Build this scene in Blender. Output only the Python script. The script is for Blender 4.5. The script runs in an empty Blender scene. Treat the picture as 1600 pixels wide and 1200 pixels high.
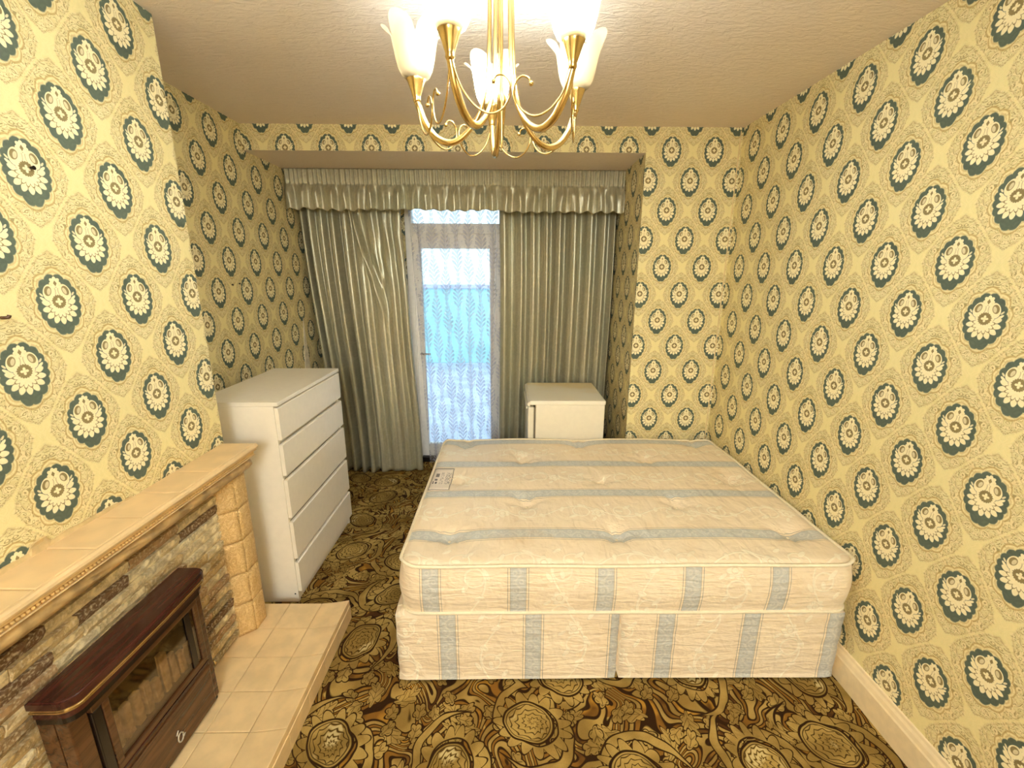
import bpy, bmesh, math, random
from mathutils import Vector, Matrix, noise as mnoise
import numpy as np
random.seed(7)
SC = bpy.context.scene
COL = SC.collection
PI = math.pi
sin, cos = math.sin, math.cos

# ------------------------------------------------------------------ camera, world, exposure
def make_camera():
    f_px, th, yaw, roll = 681.27, 0.246850, 0.0117943, 0.00411086
    cd = bpy.data.cameras.new('camera'); cam = bpy.data.objects.new('camera', cd); COL.objects.link(cam)
    cd.sensor_width = 36.0; cd.lens = f_px / 1600.0 * 36.0; cd.clip_start = 0.02; cd.clip_end = 200
    fw = Vector((sin(yaw)*cos(th), cos(yaw)*cos(th), -sin(th)))
    r = Vector((cos(yaw), -sin(yaw), 0)); u = r.cross(fw)
    r2 = r*cos(roll) + u*sin(roll); u2 = -r*sin(roll) + u*cos(roll)
    m = Matrix((r2, u2, -fw)).transposed().to_4x4(); m.translation = Vector((0, 0, 1.70))
    cam.matrix_world = m
    SC.camera = cam
make_camera()

world = bpy.data.worlds.new('world'); SC.world = world; world.use_nodes = True
wn = world.node_tree; wn.nodes.clear()
wo = wn.nodes.new('ShaderNodeOutputWorld'); wb = wn.nodes.new('ShaderNodeBackground')
wb.inputs['Color'].default_value = (0.66, 0.86, 1.0, 1); wb.inputs['Strength'].default_value = 0.55
wn.links.new(wb.outputs[0], wo.inputs['Surface'])

SC.view_settings.view_transform = 'Standard'; SC.view_settings.look = 'None'
SC.view_settings.gamma = 1.0; SC.view_settings.use_curve_mapping = False
SC.view_settings.exposure = 2.22
BULB_STRENGTH = 590.0
# added fill light behind the camera; its unseen hall and doorway are made up
ld = bpy.data.lights.new('added_fill_light', 'POINT'); ld.energy = 50.0; ld.color = (0.81, 0.93, 1.0); ld.shadow_soft_size = 0.45
lo = bpy.data.objects.new('added_fill_light', ld); COL.objects.link(lo); lo.location = (0.10, -1.95, 2.20)
BULB_COLOR = (0.80, 0.925, 1.0)
try:
    SC.cycles.max_bounces = 14; SC.cycles.diffuse_bounces = 8; SC.cycles.transparent_max_bounces = 16
    SC.cycles.sample_clamp_indirect = 8.0; SC.cycles.caustics_reflective = False
except Exception: pass

# ------------------------------------------------------------------ node helpers
def lin(c):
    c = c/255.0
    return c/12.92 if c <= 0.04045 else ((c+0.055)/1.055)**2.4
def rgb(r, g, b): return (lin(r), lin(g), lin(b), 1.0)

class S:
    """a float socket with operators that add math nodes"""
    def __init__(s, g, sock): s.g, s.k = g, sock
    def _m(s, op, *a): return s.g.m(op, s, *a)
    def __add__(s, o): return s._m('ADD', o)
    def __radd__(s, o): return s.g.m('ADD', o, s)
    def __sub__(s, o): return s._m('SUBTRACT', o)
    def __rsub__(s, o): return s.g.m('SUBTRACT', o, s)
    def __mul__(s, o): return s._m('MULTIPLY', o)
    def __rmul__(s, o): return s.g.m('MULTIPLY', o, s)
    def __truediv__(s, o): return s._m('DIVIDE', o)
    def __neg__(s): return s._m('MULTIPLY', -1.0)
    def __lt__(s, o): return s._m('LESS_THAN', o)
    def __gt__(s, o): return s._m('GREATER_THAN', o)
    def abs(s): return s._m('ABSOLUTE')
    def max(s, o): return s._m('MAXIMUM', o)
    def min(s, o): return s._m('MINIMUM', o)
    def pp(s, o): return s._m('PINGPONG', o)
    def fr(s): return s._m('FRACT')
    def cos(s): return s._m('COSINE')
    def sin(s): return s._m('SINE')

class G:
    def __init__(g, name):
        g.mat = bpy.data.materials.new(name); g.mat.use_nodes = True
        g.nt = g.mat.node_tree; g.nt.nodes.clear()
        g.out = g.nt.nodes.new('ShaderNodeOutputMaterial')
    def n(g, t): return g.nt.nodes.new(t)
    def setin(g, inp, v):
        if isinstance(v, S): g.nt.links.new(v.k, inp)
        elif isinstance(v, bpy.types.NodeSocket): g.nt.links.new(v, inp)
        else: inp.default_value = v
    def m(g, op, *a):
        nd = g.n('ShaderNodeMath'); nd.operation = op
        for i, x in enumerate(a): g.setin(nd.inputs[i], x)
        return S(g, nd.outputs[0])
    def hyp(g, x, y): return g.m('SQRT', x*x + y*y)
    def at2(g, a, b): return g.m('ARCTAN2', a, b)
    def step(g, x, lo, hi):
        nd = g.n('ShaderNodeMapRange'); nd.interpolation_type = 'SMOOTHSTEP'
        g.setin(nd.inputs['Value'], x); nd.inputs['From Min'].default_value = lo; nd.inputs['From Max'].default_value = hi
        return S(g, nd.outputs['Result'])
    def inv(g, x, lo, hi): return 1.0 - g.step(x, lo, hi)
    def mix(g, f, a, b):
        nd = g.n('ShaderNodeMix'); nd.data_type = 'RGBA'
        g.setin(nd.inputs['Factor'], f); g.setin(nd.inputs['A'], a) if False else None
        ci = [i for i in nd.inputs if i.type == 'RGBA']
        g.setin(ci[0], a); g.setin(ci[1], b)
        return [o for o in nd.outputs if o.type == 'RGBA'][0]
    def sep(g, v):
        nd = g.n('ShaderNodeSeparateXYZ'); g.setin(nd.inputs[0], v)
        return [S(g, o) for o in nd.outputs]
    def comb(g, x, y, z=0.0):
        nd = g.n('ShaderNodeCombineXYZ')
        for i, v in enumerate((x, y, z)): g.setin(nd.inputs[i], v)
        return nd.outputs[0]
    def uv(g): nd = g.n('ShaderNodeUVMap'); nd.uv_map = 'UVMap'; return nd.outputs[0]
    def obj(g): return g.n('ShaderNodeTexCoord').outputs['Object']
    def noise(g, vec, scale, detail=2.0, rough=0.5, dist=0.0):
        nd = g.n('ShaderNodeTexNoise'); g.setin(nd.inputs['Vector'], vec)
        nd.inputs['Scale'].default_value = scale; nd.inputs['Detail'].default_value = detail
        nd.inputs['Roughness'].default_value = rough; nd.inputs['Distortion'].default_value = dist
        return S(g, nd.outputs[0])
    def voro(g, vec, scale, rnd=1.0, feature='F1', dims='2D'):
        nd = g.n('ShaderNodeTexVoronoi'); nd.voronoi_dimensions = dims; nd.feature = feature
        g.setin(nd.inputs['Vector'], vec); nd.inputs['Scale'].default_value = scale; nd.inputs['Randomness'].default_value = rnd
        return nd
    def vscale(g, vec, s):
        nd = g.n('ShaderNodeVectorMath'); nd.operation = 'MULTIPLY'; g.setin(nd.inputs[0], vec); nd.inputs[1].default_value = s
        return nd.outputs[0]
    def vmath(g, op, a, b):
        nd = g.n('ShaderNodeVectorMath'); nd.operation = op; g.setin(nd.inputs[0], a); g.setin(nd.inputs[1], b)
        return nd.outputs[0]
    def ell(g, vec, cx, cy, rx, ry, rot=0.0):
        """normalised distance to an ellipse: < 1 is inside"""
        nd = g.n('ShaderNodeMapping'); nd.vector_type = 'TEXTURE'; g.setin(nd.inputs['Vector'], vec)
        nd.inputs['Location'].default_value = (cx, cy, 0); nd.inputs['Rotation'].default_value = (0, 0, rot)
        nd.inputs['Scale'].default_value = (rx, ry, 1)
        ln = g.n('ShaderNodeVectorMath'); ln.operation = 'LENGTH'; g.nt.links.new(nd.outputs[0], ln.inputs[0])
        return S(g, ln.outputs['Value'])
    def bump(g, h, strength=0.3, dist=0.01):
        nd = g.n('ShaderNodeBump'); g.setin(nd.inputs['Height'], h)
        nd.inputs['Strength'].default_value = strength; nd.inputs['Distance'].default_value = dist
        return nd.outputs[0]
    def bsdf(g, color, rough=0.5, metal=0.0, normal=None, spec=0.5, **kw):
        nd = g.n('ShaderNodeBsdfPrincipled')
        g.setin(nd.inputs['Base Color'], color); g.setin(nd.inputs['Roughness'], rough)
        nd.inputs['Metallic'].default_value = metal; nd.inputs['Specular IOR Level'].default_value = spec
        if normal is not None: g.setin(nd.inputs['Normal'], normal)
        for k, v in kw.items(): g.setin(nd.inputs[k.replace('_', ' ')], v)
        return nd.outputs[0]
    def done(g, shader): g.nt.links.new(shader, g.out.inputs['Surface']); return g.mat

def plain(name, col, rough=0.5, metal=0.0, spec=0.5, mottle=0.06, scale=30.0, bump=0.0, bscale=80.0):
    g = G(name); v = g.obj()
    nz = g.noise(v, scale, 3.0)
    dark = tuple(c*(1-mottle*2) for c in col[:3]) + (1,)
    light = tuple(min(1, c*(1+mottle)) for c in col[:3]) + (1,)
    c = g.mix(g.step(nz, 0.3, 0.7), dark, light)
    nrm = g.bump(g.noise(v, bscale, 4.0), bump, 0.004) if bump else None
    return g.done(g.bsdf(c, rough, metal, nrm, spec))

# ------------------------------------------------------------------ materials
def mat_wallpaper():
    g = G('floral_medallion_wallpaper')
    U, V, _ = g.sep(g.uv())
    def wrap(s, off): t = s + off; return t - g.m('FLOOR', t + 0.5)
    fa, ga = wrap(U, 0.0), wrap(V, 0.0); fb, gb = wrap(U, 0.5), wrap(V, 0.5)
    inA = (fa.abs() + ga.abs()) < 0.5
    fx = inA*fa + (1.0-inA)*fb; gy = inA*ga + (1.0-inA)*gb
    x = fx*0.265; y = gy*0.345; ax = x.abs(); e = fx.abs() + gy.abs()
    P = g.comb(ax, y)
    # printed ground: pale ribbons along the diamonds, scrolls in thin brown line
    soft = g.noise(g.uv(), 3.0, 2.0)
    base = g.mix(g.step(soft, 0.3, 0.7), rgb(224, 212, 160), rgb(232, 221, 172))
    n1 = g.noise(P, 30.0, 1.0, 0.5, 2.2)
    fill = g.step(n1, 0.47, 0.56)
    base = g.mix(fill*0.8, base, rgb(238, 222, 176))
    n2 = g.noise(P, 60.0, 1.0, 0.5, 0.8)
    base = g.mix(g.step(n2, 0.5, 0.62)*0.30, base, rgb(214, 192, 130))
    line = g.inv((n1*6.0).pp(0.5), 0.06, 0.15)
    vx = (fx.abs() - gy.abs()).abs()
    eb = e + 0.075*g.step(vx, 0.18, 0.48)
    ribbon = g.step(eb, 0.472, 0.51)
    base = g.mix(line*(1.0-ribbon*0.8)*0.80, base, rgb(148, 130, 80))
    base = g.mix(ribbon*0.60, base, rgb(240, 228, 168))
    redge = g.inv((eb - 0.470).abs(), 0.004, 0.012)
    base = g.mix(redge*0.30, base, rgb(186, 158, 96))
    # medallion
    rn = g.hyp(ax/0.0595, (y+0.001)/0.0800); th = g.at2(ax, y)
    teeth = (th*(8.0/PI)).pp(0.5)*2.0
    tip = g.step(th, 2.72, 3.1)
    R = 0.94 + 0.10*g.m('SQRT', teeth) + 0.11*tip
    d = rn/R
    lob = (th*(5.0/PI) + 0.5).pp(0.5)*2.0
    d2 = rn/(1.07 + 0.17*g.m('SQRT', lob))
    base = g.mix(g.inv(d2, 0.98, 1.02)*0.6, base, rgb(238, 224, 172))
    base = g.mix(g.inv((d2-1.0).abs(), 0.012, 0.045)*0.7, base, rgb(180, 148, 84))
    base = g.mix(g.inv((d2-0.88).abs(), 0.012, 0.04)*0.45*g.step(lob, 0.25, 0.5), base, rgb(190, 160, 96))
    wobble = g.noise(P, 120.0, 2.0)
    green = g.mix(wobble, rgb(74, 88, 78), rgb(102, 114, 100))
    col = g.mix(g.inv(d, 0.97, 1.03), base, green)
    FS = 1.0/1.03
    y = y*FS; ax = ax*FS; P = g.comb(ax, y)
    cream = g.mix(wobble, rgb(240, 226, 176), rgb(254, 246, 212))
    tan = g.mix(wobble, rgb(126, 112, 74), rgb(160, 142, 94))
    # skirt of petals
    yc = y + 0.010
    rho = g.hyp(ax, yc); phi = g.at2(ax, -yc)
    pc = (phi*6.6).cos().abs()
    pr = 0.0350 + 0.0125*pc
    skirt = g.inv(rho/pr, 0.97, 1.04)*g.inv(phi, 2.05, 2.15)
    col = g.mix(skirt, col, cream)
    gap = g.inv(pc, 0.10, 0.30)*g.step(rho, 0.026, 0.030)*g.inv(phi, 2.1, 2.2)
    col = g.mix(gap*skirt, col, tan)
    pc2 = (phi*6.6).sin().abs()
    ring = g.inv((rho - (0.0215 + 0.009*pc2)).abs(), 0.0008, 0.0024)*g.inv(phi, 2.0, 2.1)
    col = g.mix(ring, col, tan)
    # crown lobes, side leaves, top bud
    col = g.mix(g.inv(g.ell(P, 0.0, 0.012, 0.026, 0.030), 0.95, 1.03), col, cream)
    lobe = g.ell(P, 0.0205, 0.029, 0.0165, 0.0225, 0.30)
    col = g.mix(g.inv(lobe, 0.96, 1.03), col, cream)
    col = g.mix(g.inv(g.ell(P, 0.0235, 0.033, 0.0095, 0.0135, 0.35), 0.9, 1.05), col, tan)
    col = g.mix(g.inv(g.ell(P, 0.021, 0.032, 0.0050, 0.0095, 0.35), 0.8, 1.1)*0.7, col, cream)
    col = g.mix(g.inv((lobe-1.0).abs(), 0.02, 0.09)*0.6*g.inv(ax, 0.018, 0.022), col, tan)
    col = g.mix(g.inv(g.ell(P, 0.040, 0.012, 0.0095, 0.0035, 0.7), 0.9, 1.1), col, cream)
    col = g.mix(g.inv(g.ell(P, 0.0425, 0.024, 0.0060, 0.0026, 0.9), 0.9, 1.1)*0.8, col, cream)
    yt = y - 0.055
    rt = g.hyp(ax, yt); pt = g.at2(ax, yt)
    bud = g.inv(rt/(0.0115 + 0.0045*(pt*3.5).cos().abs()), 0.94, 1.05)
    col = g.mix(bud, col, cream)
    col = g.mix(g.inv(ax/0.0048 + (yt + 0.002).abs()/0.0078, 0.9, 1.1), col, tan)
    # heart of the flower
    rc = g.hyp(ax, y - 0.004); pcen = g.at2(ax, y - 0.004)
    col = g.mix(g.inv(rc/(0.0165 + 0.0022*(pcen*9.0).cos().abs()), 0.95, 1.05), col, tan)
    col = g.mix(g.inv(rc/(0.0035 + 0.0065*(pcen*2.0).cos().abs()), 0.9, 1.1), col, cream)
    nz = g.noise(g.obj(), 260.0, 2.0)
    h = g.noise(g.obj(), 90.0, 3.0)
    nrm = g.bump(h + nz*0.5, 0.10, 0.003)
    return g.done(g.bsdf(col, 0.62, 0.0, nrm, 0.35))

def mat_ceiling():
    g = G('textured_ceiling_paint'); v = g.obj()
    st = g.noise(g.vscale(v, (1.0, 2.2, 1.0)), 22.0, 6.0, 0.62, 0.8)
    c = g.mix(g.noise(v, 1.6, 3.0), rgb(228, 211, 193), rgb(238, 224, 207))
    nrm = g.bump(st, 0.75, 0.012)
    return g.done(g.bsdf(c, 0.8, 0.0, nrm, 0.25))

def mat_carpet():
    g = G('brown_gold_scroll_carpet'); v = g.obj()
    wn_ = g.n('ShaderNodeTexNoise'); g.setin(wn_.inputs['Vector'], v); wn_.inputs['Scale'].default_value = 7.0; wn_.inputs['Detail'].default_value = 1.5
    warp = g.vscale(g.vmath('SUBTRACT', wn_.outputs['Color'], (0.5, 0.5, 0.5)), (0.05, 0.05, 0.0))
    P = g.vmath('ADD', v, warp)
    def cells(scale, rnd):
        vo = g.voro(P, scale, rnd)
        lx, ly, _ = g.sep(g.vmath('SUBTRACT', P, vo.outputs['Position']))
        r = g.sep(vo.outputs['Color'])
        return lx, ly, r
    def base():
        n = g.noise(v, 5.0, 3.0, 0.55)
        c = g.mix(g.step(n, 0.36, 0.52), rgb(72, 43, 20), rgb(132, 92, 36))
        c = g.mix(g.step(g.noise(v, 9.0, 2.0), 0.55, 0.68), c, rgb(172, 126, 46))
        c = g.mix(g.step(g.noise(g.vscale(v, (1, 1, 3)), 14.0, 2.0), 0.64, 0.74)*0.8, c, rgb(206, 176, 92))
        return c
    c = base()
    pile = g.noise(v, 420.0, 2.0)
    fc = g.mix(g.step(g.noise(v, 6.0, 2.0), 0.40, 0.62), rgb(140, 114, 58), rgb(178, 150, 84))
    ink = rgb(44, 26, 10)
    def layer(c, H, w=0.0022, f=0.94):
        c = g.mix(g.step(H, 0.0, 0.0012)*f, c, fc)
        return g.mix(g.inv(H.abs(), w, w*1.9), c, ink)
    def turned(lx, ly, a, k):
        ca, sa = a.cos(), a.sin()
        return (lx*ca + ly*sa), (ly*ca - lx*sa)*k
    # wandering stems
    nf = g.noise(P, 4.6, 0.0, 0.5, 0.9)
    Hs = 0.0075 - ((nf*5.0).pp(0.5) - 0.25).abs()*0.055
    c = layer(c, Hs, 0.0016)
    # scattered lobed leaves, two sizes, longer than wide, each with a vein
    for sc, pet, rad, kk in ((6.0, 3.5, 0.062, 1.75), (9.5, 2.5, 0.038, 1.35)):
        sx, sy, sr = cells(sc, 0.95)
        tx, ty_ = turned(sx, sy, sr[0]*6.283, kk)
        tb = ty_ + tx*tx*9.0
        sang = g.at2(tb, tx); srho = g.hyp(tx, tb)
        H4 = rad*(0.66 + 0.34*(sang*pet).cos().abs()) - srho
        c = layer(c, H4, 0.0020)
        v1 = g.inv(tb.abs(), 0.0008, 0.0024)
        v2 = g.inv(((tx + tb.abs()*0.8)*34.0).pp(0.5), 0.05, 0.12)
        c = g.mix(v1.max(v2*0.8)*g.step(H4, 0.006, 0.010)*0.8, c, ink)
    # big paisley rosettes with a wreath of leaves and curling arms
    lx, ly, rr = cells(2.7, 0.65)
    lx, ly = turned(lx, ly, rr[0]*6.283, 1.30)
    ang = g.at2(ly, lx); rho = g.hyp(lx, ly)
    arm = (ang*2.0 + rho*46.0 + rr[1]*6.283).cos() - 0.55
    H3 = (arm*0.026).min(rho - 0.125).min(0.215 - rho)
    c = layer(c, H3, 0.0022)
    leafr = 0.160*(0.72 + 0.28*(ang*7.5).cos().abs())
    H2 = (leafr - rho).min(rho - 0.104)
    c = layer(c, H2, 0.0022)
    egg = 0.100*(1.0 + 0.14*ang.cos()) 
    H1 = egg - rho
    c = layer(c, H1, 0.0032)
    c = g.mix(g.inv((H1 - 0.013).abs(), 0.0012, 0.0028)*0.9, c, ink)
    inner = (rho*44.0 + ang*0.3183 + 0.42*(ang*6.0 + rho*46.0).cos().abs()).pp(0.5)
    c = g.mix(g.inv(inner, 0.06, 0.15)*g.step(H1, 0.013, 0.017)*0.9, c, ink)
    gl = g.step(g.noise(v, 8.0, 2.0), 0.56, 0.66)*g.step(H1, 0.014, 0.02)
    c = g.mix(gl*g.step(inner, 0.14, 0.3)*0.7, c, rgb(220, 204, 150))
    c = g.mix(g.step(pile, 0.35, 0.65)*0.20, c, rgb(70, 50, 20))
    fig = g.step(H1.max(H3).max(Hs), 0.0, 0.003)
    nrm = g.bump(g.noise(v, 300.0, 2.0) + fig*0.6, 0.5, 0.004)
    return g.done(g.bsdf(c, 0.95, 0.0, nrm, 0.1))

def mat_ticking():
    """mattress and divan fabric: v runs across the stripes (period 0.366 m), u along them"""
    g = G('cream_damask_ticking_with_blue_stripes')
    U, V, _ = g.sep(g.uv())
    q = V/0.366; q = q - g.m('FLOOR', q + 0.5); q = q*0.366        # 0 = stripe centre
    aq = q.abs()
    ob = g.obj()
    c = g.mix(g.noise(ob, 4.0, 3.0), rgb(238, 218, 188), rgb(248, 234, 208))
    # floral sprays between stripes
    qm = 0.183 - aq                                                 # 0 = centre between stripes
    sgn = g.m('SIGN', q)
    yy = qm*sgn
    p = U/0.46 + g.m('FLOOR', V/0.366)*0.37; p = (p - g.m('FLOOR', p + 0.5))*0.46
    pv = g.comb(p, yy)
    def yc(s): return 0.030*1.0
    vine = g.inv((yy - (p*(2*PI/0.46)).sin()*0.045).abs(), 0.0030, 0.0055)
    vine2 = g.inv((g.hyp(p.abs() - 0.10, yy) - 0.040).abs(), 0.0025, 0.0050)
    f1r = g.hyp(p + 0.02, yy - 0.01); f1a = g.at2(p + 0.02, yy - 0.01)
    fl = g.inv(f1r/(0.024 + 0.013*(f1a*3.0).cos().abs()), 0.92, 1.06)
    flin = g.inv((f1r - 0.014).abs(), 0.001, 0.003)
    m_ = vine.max(vine2*0.9).max(fl)
    for (cx, cy, rx, ry, ro) in ((0.075, 0.055, 0.024, 0.009, 0.6), (-0.085, -0.050, 0.026, 0.009, 0.5), (0.13, -0.035, 0.028, 0.010, -0.7),
                                 (-0.14, 0.040, 0.026, 0.010, -0.5), (0.17, 0.030, 0.020, 0.012, 1.1), (-0.045, 0.062, 0.020, 0.008, 2.2),
                                 (0.04, -0.060, 0.022, 0.009, 2.6), (-0.19, -0.020, 0.022, 0.010, 1.9), (0.085, 0.0, 0.018, 0.010, 0.2)):
        m_ = m_.max(g.inv(g.ell(pv, cx, cy, rx, ry, ro), 0.85, 1.1))
    m_ = m_*(1.0 - flin)
    c = g.mix(m_*0.62, c, rgb(255, 248, 226))
    mw = g.mix(g.step(m_, 0.2, 0.9), (0.0, 0.0, 0.0, 1), (1.0, 1.0, 1.0, 1))
    # stripes
    st = g.inv(aq, 0.0315, 0.0335)
    sc = (U*(2*PI/0.075)).sin()*0.012
    scroll = g.inv((q - sc).abs(), 0.003, 0.006).max(g.inv((g.hyp((U/0.0375 - g.m('FLOOR', U/0.0375) - 0.5)*0.0375, aq - 0.014) - 0.008).abs(), 0.0015, 0.0035))
    scol = g.mix(scroll*0.55, rgb(194, 197, 194), rgb(222, 221, 212))
    c = g.mix(st*0.90, c, scol)
    l1 = g.inv((aq - 0.0335).abs(), 0.0006, 0.0014); l2 = g.inv((aq - 0.0435).abs(), 0.0008, 0.0017)
    c = g.mix(l1.max(l2)*0.75, c, rgb(120, 124, 120))
    # age: light yellow wear
    c = g.mix(g.step(g.noise(ob, 3.2, 4.0, 0.65), 0.55, 0.78)*0.35, c, rgb(206, 170, 112))
    weave = g.noise(g.vscale(ob, (1.0, 1.0, 1.0)), 500.0, 1.0)
    wr = g.noise(g.vscale(ob, (5.0, 5.0, 26.0)), 2.0, 3.0, 0.55, 0.6)
    wr2 = g.noise(g.vscale(ob, (7.0, 2.5, 7.0)), 2.5, 2.0, 0.5, 0.6)
    nrm = g.bump(wr*0.9 + wr2*0.8 + weave*0.04 + m_*0.10, 0.5, 0.025)
    return g.done(g.bsdf(c, 0.50, 0.0, nrm, 0.4, Sheen_Weight=0.15))

def mat_satin():
    g = G('silver_green_satin_curtain')
    U, V, _ = g.sep(g.uv())
    vec = g.comb(U, V)
    slub = g.noise(g.vscale(vec, (60.0, 2.0, 1)), 1.0, 3.0, 0.6)
    moire = g.noise(vec, 9.0, 1.5, 0.5, 1.2)
    fig = g.inv((moire*5.0).pp(0.5), 0.10, 0.22)
    c = g.mix(g.step(slub, 0.3, 0.7), rgb(176, 172, 148), rgb(194, 189, 164))
    c = g.mix(fig*0.22, c, rgb(222, 216, 190))
    c = g.mix(g.step(g.noise(vec, 1.3, 2.0), 0.45, 0.7)*0.35, c, rgb(166, 174, 152))
    nrm = g.bump(fig, 0.05, 0.002)
    rough = 0.30 + fig*0.10
    return g.done(g.bsdf(c, rough, 0.42, nrm, 0.7))

def mat_net():
    g = G('white_net_curtain_woven_with_fronds')
    U, V, _ = g.sep(g.uv())
    nz = g.noise(g.comb(U, V), 6.0, 2.0)
    def fronds(w, off, ph, shift):
        col = g.m('FLOOR', (U + off)/w + 0.5)
        p = (U + off) - col*w
        p = p + (nz - 0.5)*0.024 + (V*9.0 + col*2.1).sin()*0.005
        a = p.abs()
        t = (V + shift + col*0.017 - 1.5*a + 12.0*a*a)/0.036
        reach = w*0.27 + (V*ph + col*1.9).sin()*w*0.17
        leaf = g.inv((t.pp(0.5) - 0.16).abs(), 0.06, 0.13)*g.inv(a - reach, 0.0, 0.006)*g.step(a, 0.003, 0.007)
        stem = g.inv((a - 0.0040).abs(), 0.0010, 0.0022)
        return leaf.max(stem)
    m_ = fronds(0.125, 0.03, 21.0, 0.0)
    m_ = m_.max(g.inv(g.voro(g.comb(U, V), 22.0, 1.0).outputs['Distance'], 0.06, 0.10) * 0.5)
    fold = g.noise(g.comb(U*14.0, V*0.4), 1.0, 2.0)
    dens = 0.22 + m_*0.68 + g.step(fold, 0.5, 0.75)*0.12
    tr = g.n('ShaderNodeBsdfTransparent')
    df = g.n('ShaderNodeBsdfDiffuse'); g.setin(df.inputs['Color'], g.mix(m_, (0.93, 0.90, 0.93, 1), (0.70, 0.68, 0.76, 1)))  # frond threads are greyer: their being in shade is put into the colour
    tl = g.n('ShaderNodeBsdfTranslucent'); g.setin(tl.inputs['Color'], g.mix(m_, (0.78, 0.79, 0.88, 1), (0.50, 0.50, 0.60, 1)))
    a = g.n('ShaderNodeMixShader'); a.inputs[0].default_value = 0.42
    g.nt.links.new(df.outputs[0], a.inputs[1]); g.nt.links.new(tl.outputs[0], a.inputs[2])
    b = g.n('ShaderNodeMixShader'); g.setin(b.inputs[0], dens)
    g.nt.links.new(tr.outputs[0], b.inputs[1]); g.nt.links.new(a.outputs[0], b.inputs[2])
    return g.done(b.outputs[0])

def mat_glass():
    g = G('clear_window_glass')
    tr = g.n('ShaderNodeBsdfTransparent'); tr.inputs['Color'].default_value = (0.95, 0.98, 0.98, 1)
    gl = g.n('ShaderNodeBsdfGlossy'); gl.inputs['Roughness'].default_value = 0.03
    fr = g.n('ShaderNodeFresnel'); fr.inputs[0].default_value = 1.45
    m_ = g.n('ShaderNodeMixShader'); g.nt.links.new(fr.outputs[0], m_.inputs[0])
    g.nt.links.new(tr.outputs[0], m_.inputs[1]); g.nt.links.new(gl.outputs[0], m_.inputs[2])
    return g.done(m_.outputs[0])

def mat_shade():
    g = G('frosted_glass_lamp_shade')
    tr = g.n('ShaderNodeBsdfTransparent'); tr.inputs['Color'].default_value = (1.0, 0.97, 0.90, 1)
    tl = g.n('ShaderNodeBsdfTranslucent'); tl.inputs['Color'].default_value = (0.66, 0.56, 0.38, 1)
    df = g.n('ShaderNodeBsdfDiffuse'); df.inputs['Color'].default_value = (0.62, 0.53, 0.38, 1)
    gl = g.n('ShaderNodeBsdfGlossy'); gl.inputs['Roughness'].default_value = 0.35
    a = g.n('ShaderNodeMixShader'); a.inputs[0].default_value = 0.35
    g.nt.links.new(tl.outputs[0], a.inputs[1]); g.nt.links.new(df.outputs[0], a.inputs[2])
    a2 = g.n('ShaderNodeMixShader'); a2.inputs[0].default_value = 0.06
    g.nt.links.new(a.outputs[0], a2.inputs[1]); g.nt.links.new(gl.outputs[0], a2.inputs[2])
    b = g.n('ShaderNodeMixShader'); b.inputs[0].default_value = 0.85
    g.nt.links.new(tr.outputs[0], b.inputs[1]); g.nt.links.new(a2.outputs[0], b.inputs[2])
    return g.done(b.outputs[0])

def mat_bulb():
    g = G('glowing_bulb'); em = g.n('ShaderNodeEmission')
    em.inputs['Color'].default_value = BULB_COLOR + (1,); em.inputs['Strength'].default_value = BULB_STRENGTH
    return g.done(em.outputs[0])

def mat_brick():
    g = G('split_stone_strip'); v = g.obj()
    oi = g.n('ShaderNodeObjectInfo'); r = S(g, oi.outputs['Random'])
    cr = g.n('ShaderNodeValToRGB'); g.nt.links.new(r.k, cr.inputs[0]); el = cr.color_ramp
    el.interpolation = 'CONSTANT'
    stops = [(0.0, (236, 214, 164)), (0.20, (208, 180, 126)), (0.36, (180, 146, 104)), (0.46, (244, 228, 186)), (0.64, (156, 128, 88)),
             (0.74, (128, 98, 68)), (0.80, (176, 158, 118)), (0.94, (112, 82, 56))]
    el.elements[0].position = 0.0; el.elements[0].color = rgb(*stops[0][1]); el.elements[1].position = stops[1][0]; el.elements[1].color = rgb(*stops[1][1])
    for p, c in stops[2:]: e = el.elements.new(p); e.color = rgb(*c)
    tone = g.noise(v, 32.0, 5.0, 0.68)
    c = g.mix(g.step(tone, 0.40, 0.62)*0.55, cr.outputs[0], rgb(122, 96, 62))
    c = g.mix(g.step(g.noise(v, 120.0, 3.0), 0.45, 0.7)*0.45, c, rgb(244, 228, 190))
    nrm = g.bump(g.noise(v, 70.0, 5.0, 0.7), 0.8, 0.008)
    return g.done(g.bsdf(c, 0.75, 0.0, nrm, 0.3))

def mat_wavy_tile():
    g = G('glazed_rippled_tile'); v = g.obj()
    w = g.noise(v, 38.0, 2.0, 0.5, 1.3)
    rip = (w*5.0).pp(0.5)
    c = g.mix(g.step(rip, 0.1, 0.4), rgb(212, 172, 110), rgb(232, 198, 138))
    nrm = g.bump(rip, 0.7, 0.006)
    return g.done(g.bsdf(c, 0.42, 0.0, nrm, 0.5))

def mat_veneer(name, a, b, rough):
    g = G(name); v = g.obj()
    grain = g.noise(g.vscale(v, (30.0, 2.0, 30.0)), 1.6, 5.0, 0.6, 0.7)
    c = g.mix(g.step(grain, 0.3, 0.7), a, b)
    return g.done(g.bsdf(c, rough, 0.0, None, 0.5))

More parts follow.
